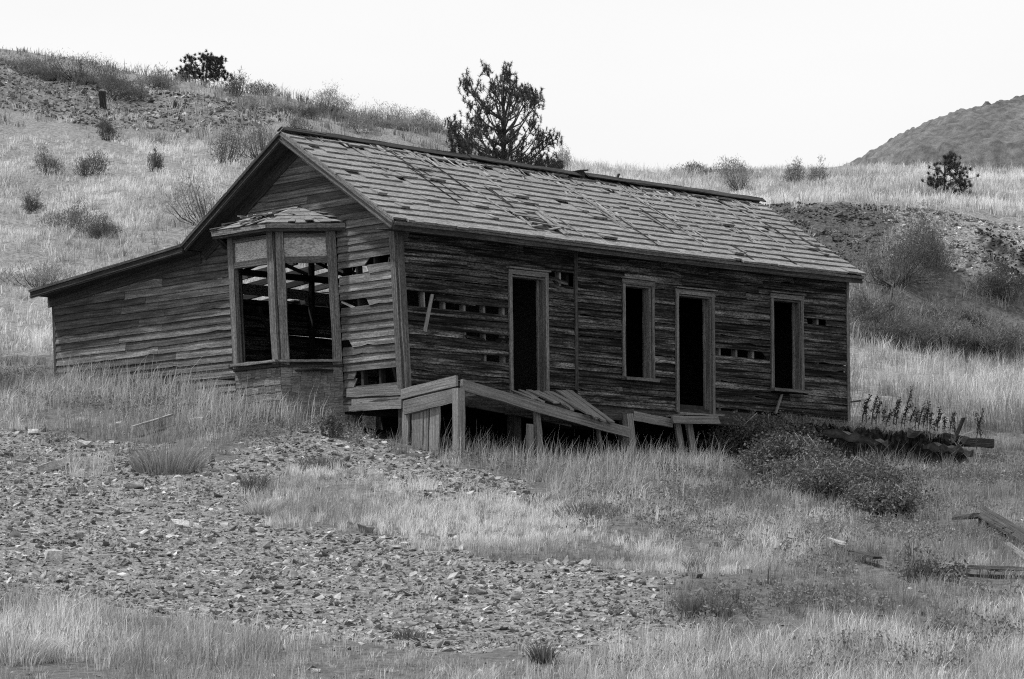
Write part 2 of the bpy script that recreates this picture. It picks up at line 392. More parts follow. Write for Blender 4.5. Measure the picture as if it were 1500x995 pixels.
# ------------------------------------------------------------------ ground
def build_ground():
    Y = YG; P, YY = np.meshgrid(PXF, Y, indexing='ij')
    X = (P - 750) * np.maximum(YY, 15.0) / FPX
    # farther out the sheet widens so that it reaches the horizon
    edge = np.clip((np.abs(P - 750) - 1300) / 150, 0, 1); X = X * (1 + edge * 14)
    ZZ = hgt(X.ravel(), YY.ravel()).reshape(X.shape)
    co = np.stack([X, YY, ZZ], -1).reshape(-1, 3)
    nx, ny = X.shape; idx = np.arange(nx * ny).reshape(nx, ny)
    q = np.stack([idx[:-1, :-1], idx[1:, :-1], idx[1:, 1:], idx[:-1, 1:]], -1).reshape(-1, 4)
    px, py = project(co); yv = co[:, 1]
    ok = yv > 20
    jx, jy = jit(px, py, co[:, 0], yv)
    b = np.zeros(len(co)); b[ok & (yv < 62) & inpoly(jx, jy, RUBBLE)] = 1
    b[(yv > 62) & inpoly(jx, py, BANK_R)] = 1; b[(yv > 62) & inpoly(jx, py, BANK_L)] = .8
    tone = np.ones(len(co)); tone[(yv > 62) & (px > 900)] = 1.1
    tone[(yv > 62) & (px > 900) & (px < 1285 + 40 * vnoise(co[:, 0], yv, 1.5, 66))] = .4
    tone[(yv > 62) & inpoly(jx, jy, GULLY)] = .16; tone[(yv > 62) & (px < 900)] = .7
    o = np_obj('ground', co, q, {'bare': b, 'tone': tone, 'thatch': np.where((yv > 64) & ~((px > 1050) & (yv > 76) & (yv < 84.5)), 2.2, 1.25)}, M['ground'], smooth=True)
    tag(o, 'rough sloping hillside of bare soil and thin turf', None, None, 'structure')
build_ground()

# far tailings mound
def build_mound():
    Yc = 235.0; c = at(1510, 262, Yc); pk = at(1490, 148, Yc)[2] - c[2]
    nr, na = 90, 200; vs = []; ts = []
    prof_r = np.concatenate([np.linspace(0, 1, nr - 1), [1.25]])
    R = 16.4
    for i, r in enumerate(prof_r):
        for j in range(na):
            a = 2 * math.pi * j / na
            rr = r * R * (1 + .06 * math.sin(3 * a + 1) + .04 * math.sin(5 * a))
            x, y = math.cos(a) * rr, math.sin(a) * rr * 1.3
            z = pk * (1 - r ** 1.6) - r * .8 - (9 if r > 1.1 else 0)
            z += .5 * (float(vnoise(x + 50, y + 50, 4.0, 41)) - .5) + .5 * (float(vnoise(x * 2 + 50, y + 50, 1.1, 42)) - .5) + .35 * (float(vnoise(x + 50, y + 50, .5, 43)) - .5)
            vs.append((c[0] + x, c[1] + y, c[2] + z)); ts.append(.35 + .6 * float(vnoise(math.degrees(a) * .1, r * 1.2, 1.3, 44)) + .5 * float(vnoise(math.degrees(a) * .5, r * 2, 1.3, 45)) + .3 * random.random())
    idx = np.arange(nr * na).reshape(nr, na); q = []
    for i in range(nr - 1):
        for j in range(na): q.append((idx[i, j], idx[i + 1, j], idx[i + 1, (j + 1) % na], idx[i, (j + 1) % na]))
    o = np_obj('tailings_hill', vs, q, {'tint': np.array(ts) * .42}, M['rock'], base=c, smooth=True)
    tag(o, 'bare rounded mound of grey mine tailings on the skyline', None, None, 'structure')
build_mound()
# ------------------------------------------------------------------ the house
HB = C0.copy()
house = empty('abandoned_house', HB)
tag(house, 'long weathered clapboard house with bay window, open doors and shingled roof on the hillside', 'house')
def part(name, parent=house): return empty(name, parent=parent)
def FL(s, out, z): return H(s, -out, z)
def FG(s, out, z): return H(-out, s, z)
LW, ZW = 10.28, 2.5
EAVE_N, EAVE_F, RZ_N, RZ_F, RV = -.45, -.31, 4.22, 4.05, 2.22
def roof_pt(u, t, up=0.0):                       # near slope: t 0 at the eave, 1 at the ridge
    q = min(max((u + .4) / 10.75, 0), 1)
    ve, rz = EAVE_N + (EAVE_F - EAVE_N) * q, RZ_N + (RZ_F - RZ_N) * q
    sag = -.035 * math.sin(math.pi * q) * (t if t > 0 else 0)
    return H(u, ve + (RV - ve) * t, 2.5 + (rz - 2.5) * t + sag) + ROOFN * up
rv_ = np.array([0, RV - EAVE_N, RZ_N - 2.5]); ROOFN = (-V * (RZ_N - 2.5) + Z * (RV - EAVE_N)); ROOFN = ROOFN / np.linalg.norm(ROOFN)
BACKN = (V * (4.22 - 2.63) + Z * (4.96 - RV)); BACKN = BACKN / np.linalg.norm(BACKN)
def back_pt(u, t, up=0.0):                       # far slope: t 0 at the ridge, 1 where the lean-to starts
    q = min(max((u + .4) / 10.75, 0), 1); rz = RZ_N + (RZ_F - RZ_N) * q
    return H(u, RV + (4.96 - RV) * t, rz + (2.63 - rz) * t) + BACKN * up
def lean_pt(u, t, up=0.0):
    return H(u, 4.96 + (9.40 - 4.96) * t, 2.63 + (2.24 - 2.63) * t - .05 * math.sin(math.pi * t)) + Z * up
def gable_top(v):                                # underside of the roof over the gable wall
    if v <= RV: return 2.5 + (RZ_N - 2.5) * (v - EAVE_N) / (RV - EAVE_N) - .05
    if v <= 4.96: return RZ_N + (2.63 - RZ_N) * (v - RV) / (4.96 - RV) - .05
    t = (v - 4.96) / (9.4 - 4.96); return 2.63 + (2.24 - 2.63) * t - .05 * math.sin(math.pi * t) - .04

def clapboard(parent, FF, s0, s1, z0, e, mat, warp, lap=.010, zb0=None, rag=(0, 0), cut0=None, cut1=None, rnd=None):
    L = s1 - s0; n = max(2, min(16, int(L / .16)))
    ph, ph2, am = random.uniform(0, 6), random.uniform(0, 6), random.uniform(.2, 1) * warp
    tilt = random.uniform(-1, 1) * warp * .5; cup = abs(random.gauss(0, warp * .7))
    rings = []
    for i in range(n + 1):
        q = i / n; s = s0 + L * q
        dz = am * math.sin(ph + q * L * 1.6) * .8 + tilt * (q - .5) + random.gauss(0, warp * .14)
        if random.random() < .03 * warp / .008: dz += random.uniform(.006, .03)      # chipped lower edge
        do = cup * (.5 + .5 * math.sin(ph2 + q * L * 2.3))
        zt, zb = z0 + e + lap, z0 + dz
        st, sb = s, s
        if i == 0: st += random.uniform(0, .008); sb += random.uniform(0, .008 + rag[0])
        if i == n: st -= random.uniform(0, .008); sb -= random.uniform(0, .008 + rag[1])
        if cut0 is not None and i == 0: st = max(st, cut0(zt)); sb = cut0(zb)
        if cut1 is not None and i == n: st = min(st, cut1(zt)); sb = cut1(zb)
        rings.append([FF(st, .001, zt), FF(st, .009, zt), FF(sb, .034 + do, zb), FF(sb, .008, zb)])
    m = MB(); m.ring_strip(rings, rnd)
    return m.build('clapboard', mat, parent, HB)

def spans(lo, hi, cuts):
    out = [(lo, hi)]
    for a, b in cuts:
        nx = []
        for s, t in out:
            if b <= s or a >= t: nx.append((s, t)); continue
            if a > s + .03: nx.append((s, a))
            if b < t - .03: nx.append((b, t))
        out = nx
    return out
def joints(s, t, mean):
    if t - s < mean * 1.3: return [(s, t)]
    r = []; c = s
    while t - c > mean * 1.3:
        d = random.uniform(.6, 1.5) * mean
        if t - c - d < .4: break
        r.append((c, c + d)); c += d
    r.append((c, t)); return r

# openings on the long wall: u0, u1, z0, z1
OPEN = {'door': [(2.27, 2.99, -.02, 1.90), (6.02, 6.82, -.12, 1.88)], 'window': [(4.78, 5.39, .40, 1.95), (8.34, 9.03, .42, 1.97)]}
ALLO = OPEN['door'] + OPEN['window']
def hole(px0, py0, px1, py1):
    (ua, _), (ub, _) = onlong(px0, (py0 + py1) / 2), onlong(px1, (py0 + py1) / 2)
    _, zc = onlong((px0 + px1) / 2, (py0 + py1) / 2); hh = (py1 - py0) * 55.5 / FPX / 2
    return (ua, ub, zc - hh, zc + hh)
HOLES = [(.10, .62, 1.20, 1.42), (.62, 2.2, 1.24, 1.38), (1.28, 1.72, .74, .86), (1.6, 2.2, .78, .90), (1.72, 2.2, .46, .58), hole(806, 400, 836, 418),
         hole(1047, 513, 1112, 527), hole(1184, 466, 1207, 476), (1.9, 2.2, 1.02, 1.06)]
EX = .113
lw = part('long_wall')
for k in range(-1, 22):
    z0 = k * EX; zc = z0 + EX * .5
    cuts = [(a - .075, b + .075) for a, b, c, d in ALLO if c - .03 < zc < d + .06]
    cuts += [(a, b) for a, b, c, d in HOLES if c < zc < d]
    cuts = [(a + random.uniform(-.06, .03), b + random.uniform(-.03, .10)) if (a, b) not in [(p - .075, q + .075) for p, q, _, _ in ALLO] else (a, b) for a, b in cuts]
    cuts.append((3.64, 3.70))
    for s, t in spans(.108, LW - .03, cuts):
        nearhole = [1 if any(abs(x - a) < .11 or abs(x - b) < .11 for a, b, c, d in HOLES if c < zc < d) else 0 for x in (s, t)]
        pieces = joints(s, t, 1.7)
        for i, (a, b) in enumerate(pieces):
            if b - a < .04: continue
            if k == -1 and random.random() < .3: continue
            wv = .008 if z0 < 1.3 else .005
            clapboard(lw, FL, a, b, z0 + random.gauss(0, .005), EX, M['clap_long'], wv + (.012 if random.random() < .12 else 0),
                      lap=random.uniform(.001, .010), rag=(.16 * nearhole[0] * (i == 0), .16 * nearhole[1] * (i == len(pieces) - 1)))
# frieze above the boards, sill beam below, studs behind
for u in np.arange(.08, 10.3, .41):
    if any(a - .02 < u < b + .02 for a, b, c, d in ALLO): continue
    MB().plank(FL(u, -.06, -.05), FL(u, -.06, 2.45), U * .045, V * .10, seg=3, rough=.003).build('stud', M['grey_plank'], lw, HB)
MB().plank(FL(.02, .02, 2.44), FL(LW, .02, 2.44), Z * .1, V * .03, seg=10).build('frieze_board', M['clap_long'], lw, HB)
MB().plank(FL(.05, -.08, -.13), FL(LW, -.08, -.13), Z * .16, V * .14, seg=10, rough=.008).build('sill_beam', M['trim_dark'], lw, HB)
cb = MB(); cb.plank(FG(.055, .012, -.12), FG(.055, .012, 2.52), V * .12, U * .07, seg=8, rough=.003)
cb.build('corner_board', M['trim'], house, HB)
cb = MB(); cb.plank(FL(.045, .018, -.10), FL(.045, .018, 2.46), U * .12, V * .07, seg=8, rough=.003); cb.build('corner_board', M['trim'], house, HB)
MB().plank(FL(LW - .03, .025, -.05), FL(LW - .03, .025, 2.44), U * .07, V * .03, seg=8, rough=.003).build('corner_board', M['trim'], house, HB)
MB().plank(FL(3.67, .028, .1), FL(3.67, .028, 2.42), U * .065, V * .03, seg=8, rough=.004).build('batten', M['trim_dark'], lw, HB)
MB().plank(wlong(633, 432, .06), wlong(622, 486, .16), U * .06, V * .02, seg=3, rough=.002).build('hanging_slat', M['grey_plank'], lw, HB)
MB().plank(wlong(1145, 578, .06), wlong(1136, 606, .14), U * .05, V * .02, seg=2, rough=.002).build('hanging_slat', M['grey_plank'], lw, HB)

for a_, b_, w_ in (((3.12, 1.92), (3.5, 1.86), .06), ((3.15, 1.50), (3.58, 1.40), .05), ((3.1, 1.78), (3.6, 1.74), .05), ((1.95, .80), (2.2, .84), .05), ((.7, 1.39), (1.5, 1.35), .05), ((1.3, .83), (1.7, .80), .03)):
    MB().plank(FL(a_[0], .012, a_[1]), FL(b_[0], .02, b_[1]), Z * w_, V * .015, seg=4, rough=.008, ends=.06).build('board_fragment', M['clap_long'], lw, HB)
def frame(name, u0, u1, z0, z1, sill):
    f = part(name)
    w = .062; dp = .17
    for s, x in ((-1, u0 - w / 2), (1, u1 + w / 2)):
        MB().plank(FL(x, .03, z0 - .02), FL(x, .03, z1 + .05), U * w, V * .04, seg=6, rough=.003).build('casing', M['trim'], f, HB)
        y = u0 + .012 if s < 0 else u1 - .012
        MB().plank(FL(y, -.07, z0), FL(y, -.07, z1), U * .03, V * dp, seg=6, rough=.003).build('jamb', M['trim'], f, HB)
        y = u0 + .045 if s < 0 else u1 - .045
        MB().plank(FL(y, -.10, z0), FL(y, -.10, z1), U * .03, V * .035, seg=6, rough=.003).build('door_stop' if not sill else 'sash_stop', M['trim'], f, HB)
    MB().plank(FL(u0 - w - .01, .034, z1 + .05), FL(u1 + w + .01, .034, z1 + .05), Z * .08, V * .04, seg=3, rough=.004).build('head_casing', M['trim'], f, HB)
    MB().plank(FL(u0 - w - .03, .05, z1 + .115), FL(u1 + w + .03, .05, z1 + .115), Z * .025, V * .07, seg=3, rough=.003).build('drip_cap', M['trim'], f, HB)
    MB().plank(FL(u0, -.07, z1 - .012), FL(u1, -.07, z1 - .012), V * dp, Z * .025, seg=2, rough=.002).build('head_jamb', M['trim'], f, HB)
    if sill: MB().plank(FL(u0 - w - .02, .02, z0 - .035), FL(u1 + w + .02, .02, z0 - .035), V * .24, Z * .05, seg=4, rough=.004).build('sill', M['trim'], f, HB)
    else: MB().plank(FL(u0 - .02, -.03, z0 - .02), FL(u1 + .02, -.03, z0 - .02), V * .22, Z * .035, seg=4, rough=.004).build('threshold', M['trim'], f, HB)
    return f
for o in OPEN['door']: frame('door_frame', *o, False)
for o in OPEN['window']: frame('window_frame', *o, True)

# gable wall
gw = part('gable_wall')
B1, B2, BE = 1.45, 3.99, .70                     # bay from v=B1 to v=B2, projecting BE
GH = [(.06, .62, 1.90, 2.01), (.75, 1.42, 1.83, 1.94), (.80, 1.45, 1.24, 1.42), (.05, .62, -.02, .26), (.66, 1.1, -.02, .26), (1.28, 1.42, .66, .82), (6.3, 7.3, 1.76, 1.83)]
EG = .127
def cutR(z): return EAVE_N + .0 + (z + .05 - 2.5) / (RZ_N - 2.5) * (RV - EAVE_N)
def cutL(z):
    lo, hi = RV, 9.3
    if gable_top(9.25) > z: return 9.25
    for _ in range(30):
        m = (lo + hi) / 2
        if gable_top(m) > z: lo = m
        else: hi = m
    return lo
for k in range(-3, 33):
    z0 = k * EG + .02; zc = z0 + EG / 2
    lo = max(.12, cutR(z0) if z0 > 2.4 else .12); hi = min(9.25, cutL(z0))
    if hi - lo < .12: continue
    cuts = [(B1 - .03, B2 - .02)] if .0 < zc < 2.55 else []
    cuts += [(a, b) for a, b, c, d in GH if c < zc < d]
    if zc < 0: hi = 3.5
    for s, t in spans(lo, hi, cuts):
        pcs = joints(s, t, 2.4)
        for i, (a, b) in enumerate(pcs):
            if b - a < .05: continue
            nh = [.14 if any(abs(x - p) < .02 or abs(x - q) < .02 for p, q, c, d in GH if c < zc < d) else 0 for x in (a, b)]
            clapboard(gw, FG, a, b, z0 + random.gauss(0, .004), EG, M['clap_gable'], .006 + (.009 if random.random() < .1 else 0), lap=.03 if a > 4.5 else .012, rag=nh,
                      cut0=cutR if (z0 > 2.35 and a == lo) else None, cut1=cutL if (b == hi and gable_top(9.25) < z0 + EG + .03) else None)
for v in np.arange(.16, 9.3, .43):
    if B1 - .05 < v < B2 + .05: continue
    MB().plank(FG(v, -.07, -.2), FG(v, -.07, gable_top(v) - .06), V * .045, U * .10, seg=3, rough=.003).build('stud', M['inner'], gw, HB)
MB().plank(FG(9.27, .014, .3), FG(9.27, .014, 2.2), V * .08, U * .03, seg=6, rough=.003).build('corner_board', M['trim_dark'], gw, HB)
# skirt under the gable wall by the near corner
MB().plank(FG(.05, .03, -.10), FG(1.35, .03, -.06), Z * .15, U * .03, seg=5, rough=.005).build('skirt_board', M['grey_plank'], gw, HB)
MB().plank(FG(.05, .02, -.29), FG(1.25, .02, -.27), Z * .19, U * .03, seg=5, rough=.005).build('skirt_board', M['grey_plank'], gw, HB)
MB().plank(wlong(510, 437, -.02) * 0 + FG(1.40, .0, 1.40), FG(1.02, .0, 1.25), Z * .035, U * .02, seg=2, rough=.002).build('loose_lath', M['pale_plank'], gw, HB)
for q in (.10, .16, .22): MB().plank(FG(q + .05, -.03, 1.89), FG(q, -.03, 2.02), V * .03, U * .01, seg=1, rough=.001).build('lath', M['grey_plank'], gw, HB)

# bay window
bay = part('bay_window')
bA, bB = (B1 + BE, BE), (B2 - BE + .02, BE)
def bp(vo, z): return FG(vo[0], vo[1], z)
SILL, HEAD, PAN, TOP = .47, 2.06, 2.13, 2.50
def bay_post(vo, w, d, name='post', mat='trim', zz=(.40, 2.58)):
    MB().plank(bp(vo, zz[0]), bp(vo, zz[1]), w, d, seg=8, rough=.004).build(name, M[mat], bay, HB)
nF = -U; nC = (-U - V) / math.sqrt(2); dC = (V - U) / math.sqrt(2); nL = (-U + V) / math.sqrt(2); dL = (V + U) / math.sqrt(2)
bay_post((bA[0] + .085, bA[1] + .0), V * .15, U * .10)                       # face of the corner post on the front side
def shift(vo, dv, do): return (vo[0] + dv, vo[1] + do)
bay_post(shift(bA, -.055, -.055), dC * .13, nC * .10)                        # and on the canted side
bay_post(shift(bB, -.06, 0), V * .12, U * .10); bay_post(shift(bB, .05, -.05), dL * .12, nL * .10)
bay_post(shift((B1, 0), .06, .06), dC * .15, nC * .10); bay_post(shift((B2, 0), -.05, .05), dL * .12, nL * .10, mat='trim_dark')
s2 = 1 / math.sqrt(2)
def rail(a, b, z, h, d, n, name, mat, out=0.0):
    A = bp(a, z) + n * out; B = bp(b, z) + n * out
    return MB().plank(A, B, Z * h, n * d, seg=5, rough=.003).build(name, M[mat], bay, HB)
FA, FB = shift(bA, .16, 0), shift(bB, -.12, 0); CA, CB = shift(bA, -.10, -.10), shift((B1, 0), .11, .11); LA, LB = shift(bB, .09, -.09), shift((B2, 0), -.09, .09)
for (a, b, n) in ((FA, FB, nF), (CA, CB, nC), (LA, LB, nL)):
    rail(a, b, 2.085, .10, .07, n, 'transom_rail', 'trim', .0)
    rail(a, b, 2.30, .32, .03, n, 'panel', 'panel_paint', -.015)
    rail(a, b, 2.48, .06, .07, n, 'top_rail', 'trim', .0)
for (a, b, n) in (((bA[0], bA[1]), (bB[0], bB[1]), nF), (bA, (B1, 0), nC), (bB, (B2, 0), nL)):
    rail(a, b, .455, .045, .2, n, 'sill', 'trim', .02)
    rail(a, b, .395, .06, .05, n, 'apron', 'trim_dark', .015)
    rail(a, b, 2.585, .13, .06, n, 'fascia', 'trim_dark', .01)
    # shingled skirt
    A0, B0 = np.array(a), np.array(b)
    for r in range(9):
        zz = .36 - r * .125; Lf = np.linalg.norm(bp(b, 0) - bp(a, 0)); x = 0.0
        while x < Lf - .01:
            w = min(random.uniform(.10, .19), Lf - x); q0, q1 = x / Lf, (x + w - .005) / Lf
            pa, pb = bp(tuple(A0 + (B0 - A0) * q0), zz), bp(tuple(A0 + (B0 - A0) * q1), zz)
            t0, t1 = n * .004, n * .02; hh = Z * .14; j = Z * random.uniform(-.012, .012)
            m = MB(); m.ring_strip([[pa + t0, pa + t0 + n * .005, pa - hh + t1 + j, pa - hh + j], [pb + t0, pb + t0 + n * .005, pb - hh + t1 + j, pb - hh + j]])
            m.build('shingle', M['trim'], bay, HB); x += w
# boards lining the hidden canted side, seen through the opening
for i in range(4):
    q = .16 + .19 * i; a = tuple(np.array(LA) * (1 - q) + np.array(LB) * q)
    MB().plank(bp(a, .5) - nL * .03, bp(a, 2.05) - nL * .03, dL * .13, nL * .03, seg=5, rough=.006).build('lining_board', M['trim'], bay, HB)
# bay roof
E1, E2, E3, E4, AP1, AP2, EZ, AZ = (1.17, .03), (2.06, .93), (3.46, .93), (4.33, .03), (2.35, .0), (3.05, .0), 2.66, 3.06
def bay_roof_face(e0, e1, a0, a1, n):
    p = [bp(e0, EZ), bp(e1, EZ), bp(a1, AZ), bp(a0, AZ)]
    nn = np.cross(p[1] - p[0], p[3] - p[0]); nn = nn / np.linalg.norm(nn); nn = nn if nn[2] > 0 else -nn
    m = MB(); m.ring_strip([[p[0], p[1], p[2], p[3]], [x - nn * .025 for x in p]]); m.build('roof_deck', M['deck'], bay, HB)
    nc = 5
    for c in range(nc):
        t0, t1 = c / nc - .02, min((c + 1) / nc + .05, 1)
        L = np.linalg.norm(p[1] + (p[2] - p[1]) * t0 - p[0] - (p[3] - p[0]) * t0); x = 0.0
        while x < L - .02:
            w = min(random.uniform(.08, .2), L - x); q0, q1 = x / L, (x + w - .004) / L; x += w
            if random.random() < .06: continue
            def P(q, t, up): return (p[0] + (p[3] - p[0]) * t) * (1 - q) + (p[1] + (p[2] - p[1]) * t) * q + nn * up
            lift = .018 + (random.uniform(.01, .05) if random.random() < .2 else 0); sl = random.uniform(-.02, .01)
            m = MB(); m.ring_strip([[P(q0, t1, .003), P(q0, t0 + sl, lift), P(q0, t0 + sl, lift - .014), P(q0, t1, -.002)], [P(q1, t1, .003), P(q1, t0 + sl, lift), P(q1, t0 + sl, lift - .014), P(q1, t1, -.002)]])
            m.build('roof_shingle', M['shingle'], bay, HB)
    A, B = bp(e0, EZ - .05), bp(e1, EZ - .05)
    MB().plank(A, B, Z * .075, n * .04, seg=5, rough=.004).build('cornice', M['trim'], bay, HB)
    MB().plank(A - n * .03 - Z * .055, B - n * .03 - Z * .055, Z * .045, n * .05, seg=6, rough=.006).build('cornice_board', M['trim_dark'], bay, HB)
    MB().plank(A - n * .07 - Z * .05, B - n * .07 - Z * .05, Z * .05, n * .10, seg=5, rough=.004).build('bed_moulding', M['trim_dark'], bay, HB)
bay_roof_face(E2, E1, AP1, AP1, nC); bay_roof_face(E3, E2, AP2, AP1, nF); bay_roof_face(E4, E3, AP2, AP2, nL)
for i in range(16):
    q = random.random(); p = bp((2.1 + .9 * q, .75 - .4 * random.random()), 2.86)
    a = random.uniform(0, 3); d = np.array([math.cos(a), math.sin(a), .1])
    MB().plank(p - d * .12, p + d * .12, np.cross(d, Z) * .06, Z * .012, seg=2, rough=.004).build('loose_splinter', M['pale_plank'], bay, HB)
m = MB(); m.plank(bp((2.75, .55), .30), bp((2.75, -.1), .30), V * 2.4, Z * .03, seg=2); m.build('window_seat', M['inner'], bay, HB)

# roof, near slope: deck, shingle courses, trims
rf = part('roof')
def sheet(name, fn, u0, u1, t0, t1, up, th, mat, nu=12, nt=4, nrm=None):
    vs, fs = [], []
    for k in (0, 1):
        for i in range(nu + 1):
            for j in range(nt + 1): vs.append(fn(u0 + (u1 - u0) * i / nu, t0 + (t1 - t0) * j / nt, up - k * th))
    n1 = (nu + 1) * (nt + 1); ix = lambda k, i, j: k * n1 + i * (nt + 1) + j
    for i in range(nu):
        for j in range(nt):
            fs.append((ix(0, i, j), ix(0, i + 1, j), ix(0, i + 1, j + 1), ix(0, i, j + 1))); fs.append((ix(1, i, j), ix(1, i, j + 1), ix(1, i + 1, j + 1), ix(1, i + 1, j)))
    for i in range(nu):
        fs.append((ix(0, i, 0), ix(1, i, 0), ix(1, i + 1, 0), ix(0, i + 1, 0))); fs.append((ix(0, i, nt), ix(0, i + 1, nt), ix(1, i + 1, nt), ix(1, i, nt)))
    for j in range(nt):
        fs.append((ix(0, 0, j), ix(0, 0, j + 1), ix(1, 0, j + 1), ix(1, 0, j))); fs.append((ix(0, nu, j), ix(1, nu, j), ix(1, nu, j + 1), ix(0, nu, j + 1)))
    m = MB(); m.v = [tuple(x) for x in vs]; m.f = fs; m.r = [.5] * len(vs)
    m.uv = [[(vs[k][0], vs[k][2] * 1.5) for k in f] for f in fs]
    return m.build(name, mat, rf, HB)
sheet('roof_deck', roof_pt, -.36, 10.33, .0, 1.0, -.012, .035, M['deck'])
sheet('roof_deck', back_pt, -.36, 10.33, .0, 1.0, -.012, .035, M['deck'])
NC = 14; sh = []
HOLE_RF = [onlong(795, 333, .1)[0] - .1]
for c in range(NC):
    u = -.40 - random.uniform(0, .03); off = random.uniform(-.004, .004)
    patch = random.random()
    while u < 10.36:
        w = random.uniform(.12, .34); u1 = min(u + w, 10.37)
        if u1 - u < .03: break
        um = (u + u1) / 2
        pm = .003 + (.14 if c >= NC - 2 else 0) + .22 * float(vnoise(um * 10, c * 5, 7, 71) > .86)
        hx = (1.9 + (c - 0) * 0) 
        inhole = (c in (1, 2) and 2.62 < um < 3.3) or (c == 3 and 2.5 < um < 2.95)
        if inhole and random.random() < .85: u = u1; continue
        if random.random() < pm: u = u1; continue
        t0, t1 = (c + off * 3) / NC, (c + 1.55) / NC
        t0 += random.gauss(0, .0011) + (random.uniform(.005, .03) if random.random() < .05 else 0) - (random.uniform(.008, .025) if random.random() < .025 else 0)
        if c == 0: t0 -= .015
        t1 = min(t1, 1.0); th = .034 + random.uniform(0, .008)
        lift = .004 + (random.uniform(.006, .04) if random.random() < .08 else 0)
        if (c == NC - 1): t0 += random.uniform(-.01, .02)
        g = random.uniform(.0005, .003)
        a0, b0 = u + g * .5, u1 - g * .5; sk = random.gauss(0, .006)
        rg = lambda x, y: [roof_pt(y, t1, .004), roof_pt(x, t0, th + lift), roof_pt(x, t0, lift), roof_pt(y, t1, .0)]
        sh.append((np.mean([np.linalg.norm(roof_pt(um, t0))]), [rg(a0 + sk, a0), rg(b0 + sk, b0)])); u = u1
sh.sort(key=lambda q: q[0])
for d, r in sh[:300]:
    m = MB(); m.ring_strip(r); m.build('shingle', M['shingle'], rf, HB)
m = MB()
for d, r in sh[300:]: m.ring_strip(r)
m.build('shingle_field', M['shingle'], rf, HB, 'stuff')
# loose strips and splinters lying down the slope
def strip(u, t0, t1, du, w, mat, up=.03):
    MB().plank(roof_pt(u, t1, up), roof_pt(u + du, t0, up), U * w, ROOFN * .014, seg=4, rough=.005, bow=random.uniform(0, .02)).build('loose_batten', M[mat], rf, HB)
for u, t0, t1, du in ((5.05, .30, .80, .12), (5.0, .22, .62, .1), (6.6, .42, .95, .1), (7.3, .36, .86, .08), (8.3, .50, .92, .1), (8.95, .25, .68, .1), (7.55, .02, .22, .03), (9.3, .6, .9, .1),
                      (3.1, .56, .82, .05), (1.5, .60, .92, .06), (2.6, .10, .32, .04), (2.0, .72, .97, .05), (6.2, .30, .55, .08), (8.6, .03, .14, .02), (9.6, .72, .96, .05), (0.75, .62, .9, .05)):
    strip(u, t0, t1, du + random.uniform(-.05, .05), random.uniform(.03, .06), random.choice(['shingle', 'grey_plank', 'deck']))
for i in range(16):
    u_ = random.uniform(.3, 10); a_ = random.uniform(.05, .6); strip(u_, a_, a_ + random.uniform(.2, .45), random.uniform(-.03, .1), random.uniform(.012, .022), random.choice(['deck', 'deck', 'shingle']), .04)
for i in range(240):                             # splinters of broken shingle, thick near the ridge and in two torn lanes
    lane = random.random()
    if lane < .5: u, t = random.uniform(.0, 10.1), random.uniform(.84, .985)
    elif lane < .75: q = random.random(); u, t = 5.25 - .25 * (q - .5) + random.gauss(0, .13), .30 + .55 * q
    elif lane < .96: q = random.random(); u, t = random.choice((6.9, 8.3)) - .25 * (q - .5) + random.gauss(0, .15), .30 + .55 * q
    else: u, t = random.uniform(0, 10), random.uniform(.1, .8)
    ln = random.uniform(.06, .2) / 3.2
    MB().plank(roof_pt(u, t + ln, .03), roof_pt(u + random.gauss(0, .04), t - ln, .028), U * random.uniform(.015, .06), ROOFN * .012, seg=1, rough=.006).build('splinter', M[random.choice(['shingle', 'shingle', 'deck', 'pale_plank'])], rf, HB)
for u_, t_, du_, dt_, w_ in ((2.55, .24, .5, -.02, .10), (2.7, .16, .62, -.03, .08), (3.2, .05, -.08, .22, .05), (3.32, .06, -.05, .26, .04), (2.95, .09, .3, .03, .07), (2.6, .10, .25, .02, .06)):
    MB().plank(roof_pt(u_, t_, .05), roof_pt(u_ + du_, t_ + dt_, .07), ROOFN * .015 + (U if abs(dt_) > abs(du_) / 3 else -V * .8 - Z * .5) * w_, ROOFN * .016 + Z * .001, seg=4, rough=.006).build('torn_board', M[random.choice(['shingle', 'grey_plank'])], rf, HB)
# ridge boards, in three lengths, the middle one lifted
for a, b, dz in ((-.42, 3.3, 0), (3.32, 5.9, .015), (6.02, 10.45, .02)):
    MB().plank(roof_pt(a, 1, .045) + Z * dz - V * .05, roof_pt(b, 1, .045) + Z * dz * .4 - V * .05, (V * -.8 + Z * -.55) * .13, ROOFN * .02, seg=10, rough=.006).build('ridge_board', M['deck'], rf, HB)
    MB().plank(roof_pt(a, 1, .05) + Z * dz + V * .05, roof_pt(b, 1, .05) + Z * dz * .4 + V * .05, (V * .8 + Z * -.55) * .13, BACKN * .02, seg=10, rough=.006).build('ridge_board', M['trim_dark'], rf, HB)
cu = 5.93
ch = part('chimney_stub', rf)
MB().plank(roof_pt(cu - .05, .985, .0), roof_pt(cu - .05, .985, .0) + Z * .13, U * .13, V * .10, seg=2, rough=.01).build('chimney_stub_core', M['trim_dark'], rf, HB)
bpy.data.objects.remove(ch)
MB().plank(roof_pt(cu - .14, .985, .0) + Z * .125, roof_pt(cu + .04, .985, .0) + Z * .15, V * .2, Z * .03, seg=2, rough=.006).build('chimney_cap', M['trim_dark'], rf, HB)
MB().plank(roof_pt(6.75, 1.0, .05), roof_pt(6.82, 1.0, .05) + Z * .12, U * .03, V * .03, seg=1).build('ridge_spike', M['deck'], rf, HB)
